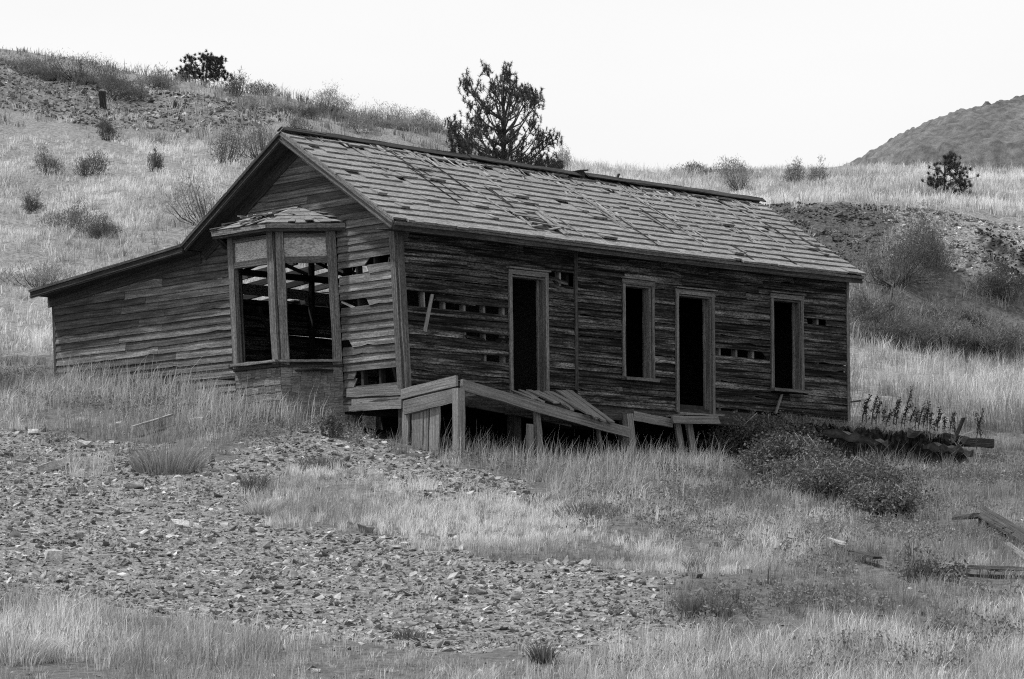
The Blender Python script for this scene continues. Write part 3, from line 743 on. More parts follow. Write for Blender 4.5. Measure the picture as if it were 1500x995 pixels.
# rakes at the near gable: fascia, crown and soffit for both slopes and the lean-to
def rake(fn, t0, t1, nrm, flip):
    d = fn(-.4, t1) - fn(-.4, t0); d = d / np.linalg.norm(d)
    wn = np.cross(d, U); wn = wn / np.linalg.norm(wn); wn = wn if wn[2] > 0 else -wn
    fa, fb = fn(-.40, t0) - wn * .085, fn(-.40, t1) - wn * .085
    MB().plank(fa, fb, wn * .13, U * .03, seg=8, rough=.003).build('rake_board', M['trim'] if not flip else M['trim_dark'], rf, HB)
    MB().plank(fa + wn * .062 - U * .03, fb + wn * .062 - U * .03, wn * .045, U * .04, seg=8, rough=.002).build('crown_moulding', M['trim'] if not flip else M['trim_dark'], rf, HB)
    MB().plank(fa - wn * .035 - U * .018, fb - wn * .035 - U * .018, wn * .02, U * .02, seg=8, rough=.002).build('bead', M['trim'] if not flip else M['trim_dark'], rf, HB)
    MB().plank(fn(-.19, t0) - wn * .09, fn(-.19, t1) - wn * .09, U * .38, wn * .02, seg=8, rough=.002).build('soffit', M['trim_dark'], rf, HB)
    MB().plank(fn(-.03, t0) - wn * .19, fn(-.03, t1) - wn * .19, wn * .20, U * .03, seg=8, rough=.003).build('frieze_board', M['trim_dark'], rf, HB)
rake(roof_pt, .0, .985, ROOFN, False); rake(back_pt, .015, 1.0, BACKN, True); rake(lean_pt, .0, 1.0, Z, True)
for i in range(26):                              # shingle edges along the far slope, seen end-on at the gable
    t0 = i / 26
    for fn, nn in ((back_pt, BACKN),) + (((lean_pt, Z),) if i % 1 == 0 else ()):
        m = MB(); m.plank(fn(-.42, t0, .012), fn(.4, t0, .012), (fn(0, t0 + .06) - fn(0, t0)), nn * .02, seg=1, rough=.003); m.build('edge_shingle', M['shingle'], rf, HB)
# eave of the long wall: fascia, soffit, moulding
EN = 16
def eave_line(dz, dout):
    return [roof_pt(-.40 + 10.75 * i / EN, 0) + Z * dz - V * dout for i in range(EN + 1)]
def along(name, dz, dout, h, d, mat):
    m = MB(); L = eave_line(dz, dout); rings = []
    for p in L: rings.append([p + V * d / 2 - Z * h / 2, p - V * d / 2 - Z * h / 2, p - V * d / 2 + Z * h / 2, p + V * d / 2 + Z * h / 2])
    for r in rings:
        j = random.gauss(0, .004)
        for k in range(4): r[k] = r[k] + Z * j
    m.ring_strip(rings); return m.build(name, M[mat], rf, HB)
along('eave_fascia', -.095, -.03, .11, .03, 'trim_dark'); along('eave_moulding', -.045, -.0, .05, .05, 'trim')
m = MB(); L = eave_line(-.13, -.04); L2 = [FL(-.40 + 10.68 * i / EN, -.02, 2.40) for i in range(EN + 1)]
m.ring_strip([[a, b, b + Z * .02, a + Z * .02] for a, b in zip(L, L2)]); m.build('eave_soffit', M['trim_dark'], rf, HB)
# lean-to roof: rafters and what is left of its boards
lt = rf
for u in np.arange(.05, 6.2, .62):
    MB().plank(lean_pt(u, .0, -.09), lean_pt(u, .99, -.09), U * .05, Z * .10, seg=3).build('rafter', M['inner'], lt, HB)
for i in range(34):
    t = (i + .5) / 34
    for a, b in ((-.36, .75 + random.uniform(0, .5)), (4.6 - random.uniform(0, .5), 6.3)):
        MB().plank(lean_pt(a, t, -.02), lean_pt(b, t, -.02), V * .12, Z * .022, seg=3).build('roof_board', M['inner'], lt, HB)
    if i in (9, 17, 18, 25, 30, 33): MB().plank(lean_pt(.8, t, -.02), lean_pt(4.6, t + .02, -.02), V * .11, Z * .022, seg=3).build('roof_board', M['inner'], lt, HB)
# inside: floor, partitions, back and end walls
iw = part('inner_wall')
def slab(name, pts, th, n, mat):
    m = MB(); m.ring_strip([[np.asarray(p) for p in pts], [np.asarray(p) - n * th for p in pts]]); return m.build(name, M[mat], house if name in ('floor',) else iw, HB)
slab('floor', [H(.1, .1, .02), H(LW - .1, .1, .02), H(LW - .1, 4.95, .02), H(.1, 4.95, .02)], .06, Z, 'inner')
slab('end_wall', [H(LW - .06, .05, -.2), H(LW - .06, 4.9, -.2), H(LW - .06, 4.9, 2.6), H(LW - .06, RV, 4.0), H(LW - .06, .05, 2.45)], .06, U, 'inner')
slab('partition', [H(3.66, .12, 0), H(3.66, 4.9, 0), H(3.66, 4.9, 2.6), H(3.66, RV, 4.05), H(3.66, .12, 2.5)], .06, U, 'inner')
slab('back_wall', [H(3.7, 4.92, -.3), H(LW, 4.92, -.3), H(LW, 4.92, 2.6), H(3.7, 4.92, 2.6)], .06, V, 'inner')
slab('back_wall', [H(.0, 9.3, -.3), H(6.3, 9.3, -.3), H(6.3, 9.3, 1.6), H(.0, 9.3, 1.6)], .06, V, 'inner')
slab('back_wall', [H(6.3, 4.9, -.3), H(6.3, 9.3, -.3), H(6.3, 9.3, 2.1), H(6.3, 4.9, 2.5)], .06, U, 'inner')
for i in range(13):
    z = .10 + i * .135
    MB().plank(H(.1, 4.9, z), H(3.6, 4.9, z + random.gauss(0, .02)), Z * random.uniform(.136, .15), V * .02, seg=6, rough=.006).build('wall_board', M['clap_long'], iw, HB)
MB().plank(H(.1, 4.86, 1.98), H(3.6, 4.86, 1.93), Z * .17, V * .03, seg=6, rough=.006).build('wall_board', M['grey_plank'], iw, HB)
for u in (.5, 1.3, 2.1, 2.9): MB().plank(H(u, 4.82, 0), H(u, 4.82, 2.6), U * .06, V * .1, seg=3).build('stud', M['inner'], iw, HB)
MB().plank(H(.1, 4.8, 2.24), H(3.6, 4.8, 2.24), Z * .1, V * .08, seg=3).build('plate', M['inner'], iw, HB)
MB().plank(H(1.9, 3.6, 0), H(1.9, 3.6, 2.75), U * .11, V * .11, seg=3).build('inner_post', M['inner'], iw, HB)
for a, b in (((.6, 2.2), (1.9, 2.75)), ((1.0, 2.65), (2.6, 2.25)), ((2.2, 2.6), (3.4, 2.3)), ((2.5, 2.62), (3.5, 2.4))):
    MB().plank(H(a[0], 4.95, a[1]), H(b[0], 5.1, b[1]), Z * .06, V * .03, seg=2).build('brace', M['inner'], iw, HB)
MB().plank(H(.3, 3.9, 1.5), H(1.6, 4.6, .1), Z * .10, V * .04, seg=2).build('brace', M['inner'], iw, HB)
# foundation posts
for u in (.1, 2.4, 4.9, 7.4, 10.1):
    p = FL(u, -.1, -.2); g = G(p[0], p[1]) - .2
    MB().plank(np.array([p[0], p[1], g]), p, U * .16, V * .16, seg=2, rough=.008).build('foundation_post', M['trim_dark'], house, HB)

# ------------------------------------------------------------------ collapsed porch, stoop, loose timber
def tim(name, mat, parent, a, b, w, t, base, seg=None, rough=.005, bow=0.0):
    return MB().plank(a, b, w, t, seg=seg, rough=rough, bow=bow).build(name, M[mat], parent, base)
PB = wlong(675, 600, 1.3); porch = empty('collapsed_porch', PB)
tag(porch, 'collapsed grey timber porch sloping down in front of the nearer doorway', 'porch')
def gnd(p): return np.array([p[0], p[1], G(p[0], p[1]) - .12])
# end boards facing the bay side
a, b = FG(.10, .03, -.17), wlong(675, 564, 1.3); b = FG(-1.28, .03, -.075)
tim('end_board', 'grey_plank', porch, FG(.04, .04, -.17), FG(-1.27, .04, -.045), Z * .16, U * .035, PB, 4)
tim('end_board', 'grey_plank', porch, FG(-.02, .045, -.385), FG(-1.25, .045, -.255), Z * .22, U * .03, PB, 4, .006)
for s, w, zt in ((-.02, .13, -.28), (-.30, .25, -.42), (-.50, .10, -.40), (-.70, .22, -.38)):
    p = FG(s, .0, zt); tim('upright_board', 'grey_plank', porch, gnd(p) + V * -.03 * s, p, V * w, U * .03, PB, 4, .006)
p = wlong(672, 560, 1.28); g0 = gnd(wlong(672, 655, 1.28)); tim('post', 'grey_plank', porch, g0, p - Z * .10, U * .15, V * .13, PB, 5, .007)
# front beam that has dropped at its far end
BA, BBm = wlong(676, 564, 1.30), wlong(921, 634, 1.30)
tim('front_beam', 'grey_plank', porch, BA, BBm, Z * .17, V * .06, PB, 9, .006)
def post(pxt, pyt, pxb, off, w, lean_=0.0, mat='grey_plank', d=.08):
    t = wlong(pxt, pyt, off); bq = wlong(pxb, pyt + 60, off); tim('post', mat, porch, gnd(bq), t, U * w, V * d, PB, 3, .006)
post(786, 603, 790, 1.2, .09); post(776, 622, 777, 1.25, .13, d=.03); post(875, 620, 884, 1.15, .06, d=.05); post(919, 606, 927, .75, .14, d=.12)
# inner ledger along the house and joists
tim('ledger', 'trim_dark', porch, FL(.1, .06, -.12), FL(3.5, .06, -.42), Z * .15, V * .05, PB, 6)
for q in (.12, .35, .58, .82):
    A = FL(.1 + 3.4 * q, .08, -.14 - .30 * q); B = BA + (BBm - BA) * q + V * .05; tim('joist', 'trim_dark', porch, A, B, Z * .12, U * .05, PB, 2)
tim('cross_board', 'trim_dark', porch, wlong(880, 608, .5), wlong(925, 607, .75), Z * .16, V * .1, PB, 2, .007)
# floor boards: short broken ones, then four long ones slid over the edge
for px, py, qx, qy, w in ((752, 573, 782, 585, .11), (763, 572, 795, 589, .10), (775, 572, 815, 590, .12), (800, 574, 838, 600, .10), (786, 573, 826, 592, .09)):
    tim('floor_board', 'grey_plank', porch, wlong(px, py, .3), wlong(qx, qy, 1.22), U * w, Z * .028, PB, 4, .007)
for px, py, qx, qy, w in ((806, 574, 863, 606, .13), (818, 573, 873, 612, .12), (826, 573, 884, 616, .12), (833, 572, 897, 619, .11)):
    tim('floor_board', 'grey_plank', porch, wlong(px, py, .25), wlong(qx, qy, 1.42), U * w, Z * .028, PB, 4, .004)

SB = wlong(1010, 660, .4); stoop = empty('door_stoop', SB)
tag(stoop, 'small plank step on two leaning legs under the farther doorway', 'step')
tim('tread', 'grey_plank', stoop, wlong(985, 615, .55), wlong(1053, 616, .48), Z * .13 + V * .05, V * -.04 + Z * .01, SB, 4)
tim('tread_board', 'grey_plank', stoop, wlong(990, 608, .22), wlong(1046, 610, .18), V * .5, Z * .03, SB, 4)
for pt, pb in ((992, 1003), (1009, 1020)):
    tim('leg', 'grey_plank', stoop, gnd(wlong(pb, 655, .42)), wlong(pt, 621, .36), U * .12, V * .06, SB, 3)
tim('rail', 'grey_plank', stoop, wlong(926, 609, .3), wlong(985, 620, .4), Z * .15, V * .04, SB, 4)
sill2 = tim('fallen_board', 'trim_dark', None, wlong(1050, 618, .2), wlong(1240, 626, .25), Z * .12, V * .06, wlong(1140, 622, .2), 6)
tag(sill2, 'dark board lying along the wall foot below the right window', 'board', None, 'thing')

# undercut bank right of the house, shade painted in over dark earth
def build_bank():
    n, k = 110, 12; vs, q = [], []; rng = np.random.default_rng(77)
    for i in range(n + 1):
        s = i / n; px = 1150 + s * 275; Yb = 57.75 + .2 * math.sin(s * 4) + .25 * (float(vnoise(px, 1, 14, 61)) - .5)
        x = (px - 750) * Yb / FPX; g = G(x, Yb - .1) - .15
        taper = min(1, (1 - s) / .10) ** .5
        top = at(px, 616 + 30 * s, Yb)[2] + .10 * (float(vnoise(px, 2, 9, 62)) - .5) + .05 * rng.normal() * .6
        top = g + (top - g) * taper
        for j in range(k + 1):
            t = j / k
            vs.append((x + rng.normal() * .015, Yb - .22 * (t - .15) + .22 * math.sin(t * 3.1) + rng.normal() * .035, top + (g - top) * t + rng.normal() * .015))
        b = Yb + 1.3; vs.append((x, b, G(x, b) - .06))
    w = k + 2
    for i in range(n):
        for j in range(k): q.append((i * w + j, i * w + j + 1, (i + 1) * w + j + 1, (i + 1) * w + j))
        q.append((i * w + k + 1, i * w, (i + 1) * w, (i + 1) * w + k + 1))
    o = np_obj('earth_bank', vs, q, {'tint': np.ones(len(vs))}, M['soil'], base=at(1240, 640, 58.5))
    tag(o, 'low undercut bank of dark earth with shade painted in, beyond the house end', None, None, 'structure')
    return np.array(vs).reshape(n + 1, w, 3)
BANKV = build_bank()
def lone(name, label, cat, mat, a, b, w, t, seg=4, rough=.006, group=None):
    base = (np.asarray(a) + np.asarray(b)) / 2; o = tim(name, mat, None, a, b, w, t, base, seg, rough); tag(o, label, cat, group, 'thing'); return o
d = np.array([0, 1., 0])
lone('squared_beam', 'dark squared beam jutting out at the end of the earth bank', 'beam', 'trim_dark', at(1345, 643, 58.6), at(1455, 650, 58.0), Z * .14, d * .16, 5)
lone('thin_plank', 'thin plank lying along the top of the jutting beam', 'plank', 'grey_plank', at(1400, 643, 58.7), at(1443, 642, 58.5), d * .2, Z * .03, 3)
lone('pale_stick', 'pale stick propped on the beam at the bank end', 'stick', 'pale_plank', at(1401, 640, 58.5), at(1425, 632, 58.3), Z * .035, d * .05, 2, .002)
lone('short_post', 'short dark leaning post behind the beam end', 'post', 'trim_dark', at(1398, 644, 58.9), at(1411, 613, 58.9), np.array([.07, 0, 0]), d * .08, 3)
lone('wall_peg', 'thin dark stick poking out of the far house corner', 'stick', 'trim_dark', at(1246, 589, 60.0), at(1261, 587, 60.2), Z * .025, d * .03, 2, .001)
def on_ground(px, py, guess=45.0, up=0.0):      # pixel -> point of the ground in front of the house
    lo, hi = 29.0, 61.0; f = lambda Y: project(np.array([(px - 750) * Y / FPX, Y, G((px - 750) * Y / FPX, Y)]))[1] - py
    for _ in range(40):
        m = (lo + hi) / 2
        if f(m) > 0: lo = m
        else: hi = m
    p = np.array([(px - 750) * lo / FPX, lo, 0.0]); p[2] = G(p[0], p[1]) + up; return p
# lumber heap at the right edge
LB_ = on_ground(1470, 800); heap = empty('fallen_boards', LB_); tag(heap, 'fallen panel of grey boards lying tilted at the right edge', 'boards')
h0, h1 = on_ground(1434, 772), on_ground(1522, 818)
for i in range(3):
    o = np.array([.045, .155, .02]) * i
    tim('board', 'trim_dark', heap, h0 + o + Z * (.16 + .03 * i), h1 + o + Z * (.10 + .03 * i), np.array([.045, .15, .045]), Z * .03 - d * .008, LB_, 5, .006)
for i in range(5):
    a = h0 + (h1 - h0) * (.04 + .14 * i) + d * .1; tim('batten', 'trim_dark', heap, a - Z * .1, a + Z * .17, np.array([.05, 0, 0]), d * .05, LB_, 2)
tim('batten', 'trim_dark', heap, on_ground(1395, 770, up=.1), on_ground(1440, 772, up=.16), Z * .06, d * .06, LB_, 3, .01)
def gboard(name, label, cat, mat, p0, p1, w, th=.03, up=.05, seg=4):
    a, b = on_ground(*p0, up=up), on_ground(*p1, up=up); dd = b - a; wv = np.cross(dd, Z); wv = wv / np.linalg.norm(wv) * w
    return lone(name, label, cat, mat, a, b, wv, Z * th, seg)
gboard('split_plank', 'narrow bright plank pointing into the right edge below the fallen panel', 'plank', 'grey_plank', (1474, 806), (1512, 832), .08, .03, .08)
gboard('ground_plank', 'long pale plank lying flat at the right edge', 'plank', 'grey_plank', (1408, 842), (1530, 846), .26, .04, .09)
gboard('grey_lath', 'pale strip of wood lying above the rubble left of the house', 'plank', 'pale_plank', (192, 641), (250, 623), .07, .03, .16)
gboard('broken_stick', 'bleached broken stick in the grass right of centre', 'stick', 'pale_plank', (1213, 808), (1236, 816), .05, .03, .16)
gboard('rotten_board', 'dark rotten board half hidden in grass below the step', 'board', 'trim_dark', (1248, 822), (1285, 832), .12, .03, .12)
lone('marker_post', 'dark leaning post standing in the rock bank on the left hill', 'post', 'trim_dark', ground_at(146, 110.5) - Z * .2, at(149, 134, 110.5), np.array([.2, 0, 0]), d * .16, 3, .02)
lone('distant_post', 'tiny dark post on the left shoulder of the mound', 'post', 'trim_dark', at(1272, 243, 229), at(1273, 226, 229), np.array([.14, 0, 0]), d * .14, 2)

for i, (a, b, w, lb) in enumerate((((1352, 655, 57.4), (1425, 664, 57.3), .11, 'charred beam lying at the foot of the earth bank'), ((1330, 634, 57.9), (1420, 646, 57.7), .10, 'charred plank edge on the lip of the earth bank'),
                                   ((1205, 634, 57.4), (1300, 650, 57.3), .12, 'charred beam half hidden behind the big bramble'))):
    lone('charred_beam', lb, 'beam', 'deck', at(*a), at(*b), Z * w, d * .12, 10, .026)

# ------------------------------------------------------------------ plants
def quads_to(vs, qs): return np.asarray(vs), np.asarray(qs)
def tube(path, radii, k=5):
    path = np.asarray(path, float); vs, fs = [], []
    for i, p in enumerate(path):
        d = path[min(i + 1, len(path) - 1)] - path[max(i - 1, 0)]; d = d / (np.linalg.norm(d) + 1e-9)
        a = np.cross(d, [0.3, 1, .2]); a = a / np.linalg.norm(a); b = np.cross(d, a)
        for j in range(k):
            an = 2 * math.pi * j / k; vs.append(p + (a * math.cos(an) + b * math.sin(an)) * radii[i])
    for i in range(len(path) - 1):
        for j in range(k):
            j2 = (j + 1) % k; fs.append((i * k + j, i * k + j2, (i + 1) * k + j2, (i + 1) * k + j))
    return vs, fs
class Geo:
    def __init__(s): s.v, s.f, s.n, s.t = [], [], 0, []
    def add(s, v, f, t=None):
        v = np.asarray(v, float); s.v.append(v); s.f.append(np.asarray(f) + s.n); s.n += len(v)
        s.t.append(np.full(len(v), .1) if t is None else np.broadcast_to(np.asarray(t, float), (len(v),)))
    def obj(s, name, mat, parent, base, smooth=False):
        if not s.v: return None
        return np_obj(name, np.concatenate(s.v), np.concatenate(s.f), {'tint': np.concatenate(s.t)}, mat, parent, base, smooth)
def leaves(centers, rad, n_each, size, tint, rng, elong=1.6, up=.3, flat=0.0):
    """leaf quads scattered about clump centres"""
    c = np.repeat(np.asarray(centers), n_each, 0); n = len(c)
    g = rng.normal(size=(n, 3)) * np.asarray(rad) * .5; p = c + g
    d = rng.normal(size=(n, 3)); d[:, 2] = d[:, 2] * .7 + up; d /= np.linalg.norm(d, axis=1)[:, None]
    s = np.cross(d, rng.normal(size=(n, 3))); s /= np.linalg.norm(s, axis=1)[:, None]
    L = size * rng.uniform(.6, 1.4, n)[:, None]; W = L / elong
    v = np.stack([p - s * W * .15, p + d * L * .5 - s * W * .5, p + d * L, p + d * L * .5 + s * W * .5], 1).reshape(-1, 3)
    f = np.arange(n * 4).reshape(n, 4)
    ct = np.repeat(rng.uniform(.75, 1.25, len(centers)), n_each)
    t = np.repeat(tint * ct * rng.uniform(.6, 1.4, n), 4)
    return v, f, t
def shrub(name, label, px, Y, wpx, hpx, tint, size=None, clumps=60, per=22, group=None, cat='shrub', base_py=None, twig=.12, seed=None, dense=1.0, lean_x=0.0, brush=False, canes=0):
    rng = np.random.default_rng(abs(hash((px, Y))) % 99991 if seed is None else seed)
    if base_py is None: B = ground_at(px, Y)
    else: B = on_ground(px, base_py); Y = B[1]
    m = Y / FPX; w, h = wpx * m / 2, hpx * m; size = size or max(.05, 2.6 * m)
    root = empty(name, B); tag(root, label, cat, group)
    st = Geo(); cs = []; f1, f2, f3 = rng.uniform(0, 6.28, 3); am = rng.uniform(.25, .5)
    for i in range(clumps):
        a = rng.uniform(0, 2 * math.pi); r = math.sqrt(rng.uniform(0, 1)); q = rng.uniform(.25, 1)
        top = h * q * (1 - .45 * r * r) * rng.uniform(.7, 1.15)
        rr = r * w * (.55 + .45 * math.sin(min(q, .9) * 3.0)) * (1 + am * math.sin(2 * a + f1) + .25 * math.sin(5 * a + f2)); top *= 1 + .3 * math.sin(a + f3)
        e = B + np.array([math.cos(a) * rr + lean_x * top, math.sin(a) * rr, top])
        cs.append(e)
        if i % 2 == 0:
            b0 = B + np.array([math.cos(a) * .12 * w, math.sin(a) * .12 * w, -.1]); mid = (b0 + e) / 2 + np.array([math.cos(a) * .15 * rr, math.sin(a) * .15 * rr, -.05 * h])
            v, f = tube([b0, mid, e], [.012 + .004 * h, .008 + .002 * h, .004], 3); st.add(v, f, twig)
    for i in range(canes):
        a = rng.uniform(0, 6.28); rr = w * rng.uniform(.7, 1.35); tp = h * rng.uniform(.7, 1.25)
        e = B + np.array([math.cos(a) * rr, math.sin(a) * rr, tp * rng.uniform(.3, .9)]); k1 = B + np.array([math.cos(a) * rr * .45, math.sin(a) * rr * .45, tp])
        v, f = tube([B, (B + k1) / 2 + np.array([0, 0, .1 * h]), k1, e], [.009, .008, .006, .004], 3); st.add(v, f, rng.uniform(.1, .4))
        cs += [k1 + (e - k1) * .5, e]
    st.obj('stems', M['leaf'], root, B)
    fo = Geo(); cl = np.array(cs); v, f, t = leaves(cl, (w * .30, w * .30, h * .24), int(per * dense), size, tint, rng, 9 if brush else 1.6, 1.1 if brush else .3)
    low = v[:, 2] < hgt(v[:, 0], v[:, 1], False) - .05
    fo.add(v, f, t); fo.obj('foliage', M['leaf'], root, B)
    return root
# --- trees
def pine(name, label, px, Y, top_py, wpx, lobes, seed, tint=.035, trunk_px=None, bushy=1.0, base_py=None):
    rng = np.random.default_rng(seed); B = ground_at(px, Y); m = Y / FPX
    hh = at(px, top_py, Y)[2] - B[2]; root = empty(name, B); tag(root, label, 'tree')
    tr = Geo(); P = [B + np.array([0, 0, -.2])]
    for i in range(1, 9): P.append(B + np.array([.03 * math.sin(i * 1.7) * hh * .2, .02 * math.sin(i), hh * .95 * i / 8]))
    v, f = tube(P, [(.045 * hh * .55) * (1 - i / 9.0) + .008 for i in range(9)], 7); tr.add(v, f)
    tips = []
    for (lx, ly, r) in lobes:                    # foliage lobes as seen: centre px, py and radius in px
        for k in range(2 if rng.uniform() < .6 * bushy else 1):
            c = at(lx + (3 if wpx > 100 else 0), ly + (11 if wpx > 100 else 4), Y); c = c + np.array([0, rng.normal() * wpx * m * .22, 0])
            q = min(.9, max(.08, (c[2] - B[2]) / hh - .22)); s0 = P[1] * 0 + B + np.array([0, 0, hh * q])
            mid = (s0 + c) / 2 + np.array([0, 0, -.04 * hh])
            v, f = tube([s0, mid, c], [.012 * hh * .7, .008 * hh * .7, .008], 4); tr.add(v, f)
            for j in range(int(10 * bushy)):
                e = c + rng.normal(size=3) * np.array([r * m * .75, r * m * .8, r * m * .62]); e[2] += r * m * .12; tips.append(e)
                v, f = tube([c + (mid - c) * .2, (c + e) / 2 - np.array([0, 0, .02]), e], [.012, .009, .005], 3); tr.add(v, f)
    tr.obj('trunk', M['bark'], root, B)
    # needle tufts: upturned brushes at the twig ends
    tips = np.array(tips); n_each = 55; c = np.repeat(tips, n_each, 0); n = len(c)
    ax = rng.normal(size=(len(tips), 3)) * .35; ax[:, 2] += 1.0; ax /= np.linalg.norm(ax, axis=1)[:, None]; axr = np.repeat(ax, n_each, 0)
    p = c + axr * rng.uniform(-.08, .15, n)[:, None] * (hh / 4.3) 
    d = rng.normal(size=(n, 3)); d /= np.linalg.norm(d, axis=1)[:, None]; d = d * .8 + axr * .7; d /= np.linalg.norm(d, axis=1)[:, None]
    s = np.cross(d, rng.normal(size=(n, 3))); s /= np.linalg.norm(s, axis=1)[:, None]
    L = rng.uniform(.06, .13, n)[:, None] * max(1, hh / 4.3); W = .0075 * max(1, Y / 100)
    vv = np.stack([p - s * W, p + s * W, p + d * L], 1).reshape(-1, 3); ff = np.arange(n * 3).reshape(n, 3)
    t = np.repeat(np.repeat(rng.uniform(.7, 1.4, len(tips)), n_each) * rng.uniform(.6, 1.5, n) * tint, 3)
    np_obj('crown', vv, ff, {'tint': t}, M['needle'], root, B)
    return root
pine('pine_tree', 'large open pine rising behind the roof ridge', 738, 104, 98, 155,
     [(712,103,9),(730,112,13),(741,100,9),(745,118,14),(692,120,9),(682,122,9),(720,128,12),(758,122,10),(776,125,9),(684,142,11),(700,140,9),(728,140,12),(745,138,11),(766,142,11),(782,138,9),(690,160,12),(712,156,9),(735,160,9),(755,160,12),
      (772,158,13),(784,152,10),(657,174,8),(668,182,9),(690,178,11),(708,176,9),(730,182,7),(752,184,7),(776,176,10),(668,196,10),(684,192,11),(700,196,12),(722,200,9),(745,200,8),(764,196,9),(785,190,8),(802,186,8),(680,208,13),(700,212,14),
      (720,216,14),(742,214,13),(762,210,13),(780,206,10),(796,204,9),(806,192,7),(672,216,9),(690,226,12),(712,230,13),(735,232,14),(757,230,13),(776,228,12),(794,222,9),(790,238,9),(808,238,8),(812,232,6),(660,210,7)], 5, .05)
pine('juniper_tree', 'small dark bushy tree on the left skyline', 296, 120, 84, 75,
     [(a_, b_ - 2, c_ * 1.3) for a_, b_, c_ in [(266,104,7),(276,97,8),(278,88,5),(288,100,9),(300,96,8),(306,86,5),(312,94,7),(320,98,8),(324,88,5),(296,110,9),(310,108,9),(322,110,8),(284,110,8),(270,110,6),(330,112,5)]], 6, .04, bushy=1.3)
pine('young_conifer', 'small dark conifer standing in pale grass at right', 1390, 96, 224, 62,
     [(1391,230,6),(1384,238,7),(1398,240,8),(1370,246,8),(1388,250,10),(1405,250,8),(1374,262,10),(1392,264,11),(1408,262,9),(1362,264,6),(1415,272,7),(1382,276,11),(1400,276,11),(1370,274,6)], 8, .06, bushy=.8)
# --- shrubs: (name, label, px, Y, w, h, tint)
SHR = [
 ('ridge_scrub', 'broad dark scrub patch on the left skyline', 105, 116, 150, 30, .06),
 ('ridge_shrub', 'dark ragged shrub below the skyline scrub, above the leaning post', 165, 113, 70, 36, .07),
 ('ridge_shrub', 'pale grey shrub at the far left skyline corner', 28, 117, 70, 24, .13),
 ('ridge_shrub', 'mid grey shrub between skyline scrub and bushy tree', 225, 117, 60, 22, .13),
 ('ridge_shrub', 'dark low shrub on the skyline right of the bushy tree', 342, 116, 36, 34, .07),
 ('hill_shrub', 'large dark shrub on the slope left of the gable peak', 325, 100, 56, 52, .055),
 ('hill_shrub', 'large grey shrub right beside the gable peak', 378, 101, 62, 56, .10),
 ('hill_shrub', 'dark shrub showing just above the gable peak', 432, 107, 40, 36, .06),
 ('hill_shrub', 'small dark shrub on pale grass at far left', 122, 96, 46, 30, .06),
 ('hill_shrub', 'thin dark shrub left of the small dark shrub', 66, 96, 40, 30, .10),
 ('hill_shrub', 'spindly little sapling on the pale slope', 221, 98, 20, 34, .07),
 ('hill_shrub', 'grey leafy shrub left of the lower gable roof', 298, 86, 92, 62, .12),
 ('hill_shrub', 'small stubby bush under the leaning post', 152, 104, 24, 30, .06),
 ('hill_shrub', 'dark low bush in the middle of the left slope', 96, 86, 64, 34, .10),
 ('hill_shrub', 'flat dark shrub right of the low bush on left slope', 148, 85, 60, 26, .08),
 ('hill_shrub', 'small dark tuft shrub near the left picture edge', 42, 90, 34, 28, .09),
 ('hill_shrub', 'grey shrub below the left slope bushes', 55, 76, 90, 30, .17),
 ('ridge_shrub', 'grey twiggy shrub on skyline left of the pine', 628, 118, 44, 24, .16),
 ('ridge_shrub', 'grey scrub on skyline above the roof ridge', 560, 117, 90, 26, .19),
 ('ridge_shrub', 'grey scrub behind the gable peak on the ridge', 480, 117, 70, 30, .19),
 ('ridge_shrub', 'pale twiggy shrub at the right foot of the pine', 826, 118, 30, 30, .22),
 ('skyline_shrub', 'rounded grey shrub on the skyline above the roof end', 1075, 122, 54, 26, .10),
 ('skyline_shrub', 'grey shrub below the rounded skyline shrub', 1088, 108, 44, 34, .14),
 ('skyline_shrub', 'left of two twiggy shrubs right of the roof end', 1168, 112, 36, 30, .12),
 ('skyline_shrub', 'right of two twiggy shrubs right of the roof end', 1200, 112, 34, 30, .13),
 ('skyline_shrub', 'low dark scrub on the skyline above the chimney stub', 1020, 124, 70, 12, .07),
 ('skyline_shrub', 'small twiggy bush just above the roof ridge', 1000, 100, 40, 22, .13),
 ('bank_shrub', 'tall grey shrub on the waste bank beside the roof', 1316, 79.4, 96, 90, .085),
 ('bank_shrub', 'smaller grey shrub right of the tall bank shrub', 1372, 80.2, 60, 50, .13),
 ('bank_shrub', 'dark bush against the far house corner', 1270, 77.5, 60, 46, .085),
 ('bank_shrub', 'dark bush at the foot of the bank, right of the house', 1300, 76.5, 100, 34, .08),
 ('bank_shrub', 'leafy grey bush in the middle of the bank foot', 1385, 76.8, 100, 40, .12),
 ('bank_shrub', 'leafy dark bush at bank foot by the right edge', 1465, 76.8, 90, 44, .12),
 ('bank_shrub', 'small dark bush low on the bank at right edge', 1480, 79.5, 70, 34, .06),
]
for i, (nm, lb, px, Y, w, h, t) in enumerate(SHR):
    shrub(nm, lb, px, Y, w * 1.15, h * 1.1, t * 1.35, clumps=int(34 + w * .7), per=80 if 'bank_shrub' in nm else 36, seed=100 + i, size=max(.09, 4.4 * Y / FPX), brush=True, lean_x=((i * 37) % 11 - 5) * .07)
rs = np.random.default_rng(55)
for i in range(26):                              # scrub that runs along the left ridge
    px = 20 + i * 24 + rs.uniform(-10, 10)
    if 240 < px < 345: continue
    shrub('scrub_bush', 'low grey scrub bush in the belt along the left ridge', px, 117.5 + rs.uniform(-6, 1.5) - px * .002, rs.uniform(30, 70), rs.uniform(9, 19), rs.uniform(.10, .24), clumps=34, per=40, seed=800 + i, size=.12, brush=True, group='scrub belt along the left ridge')
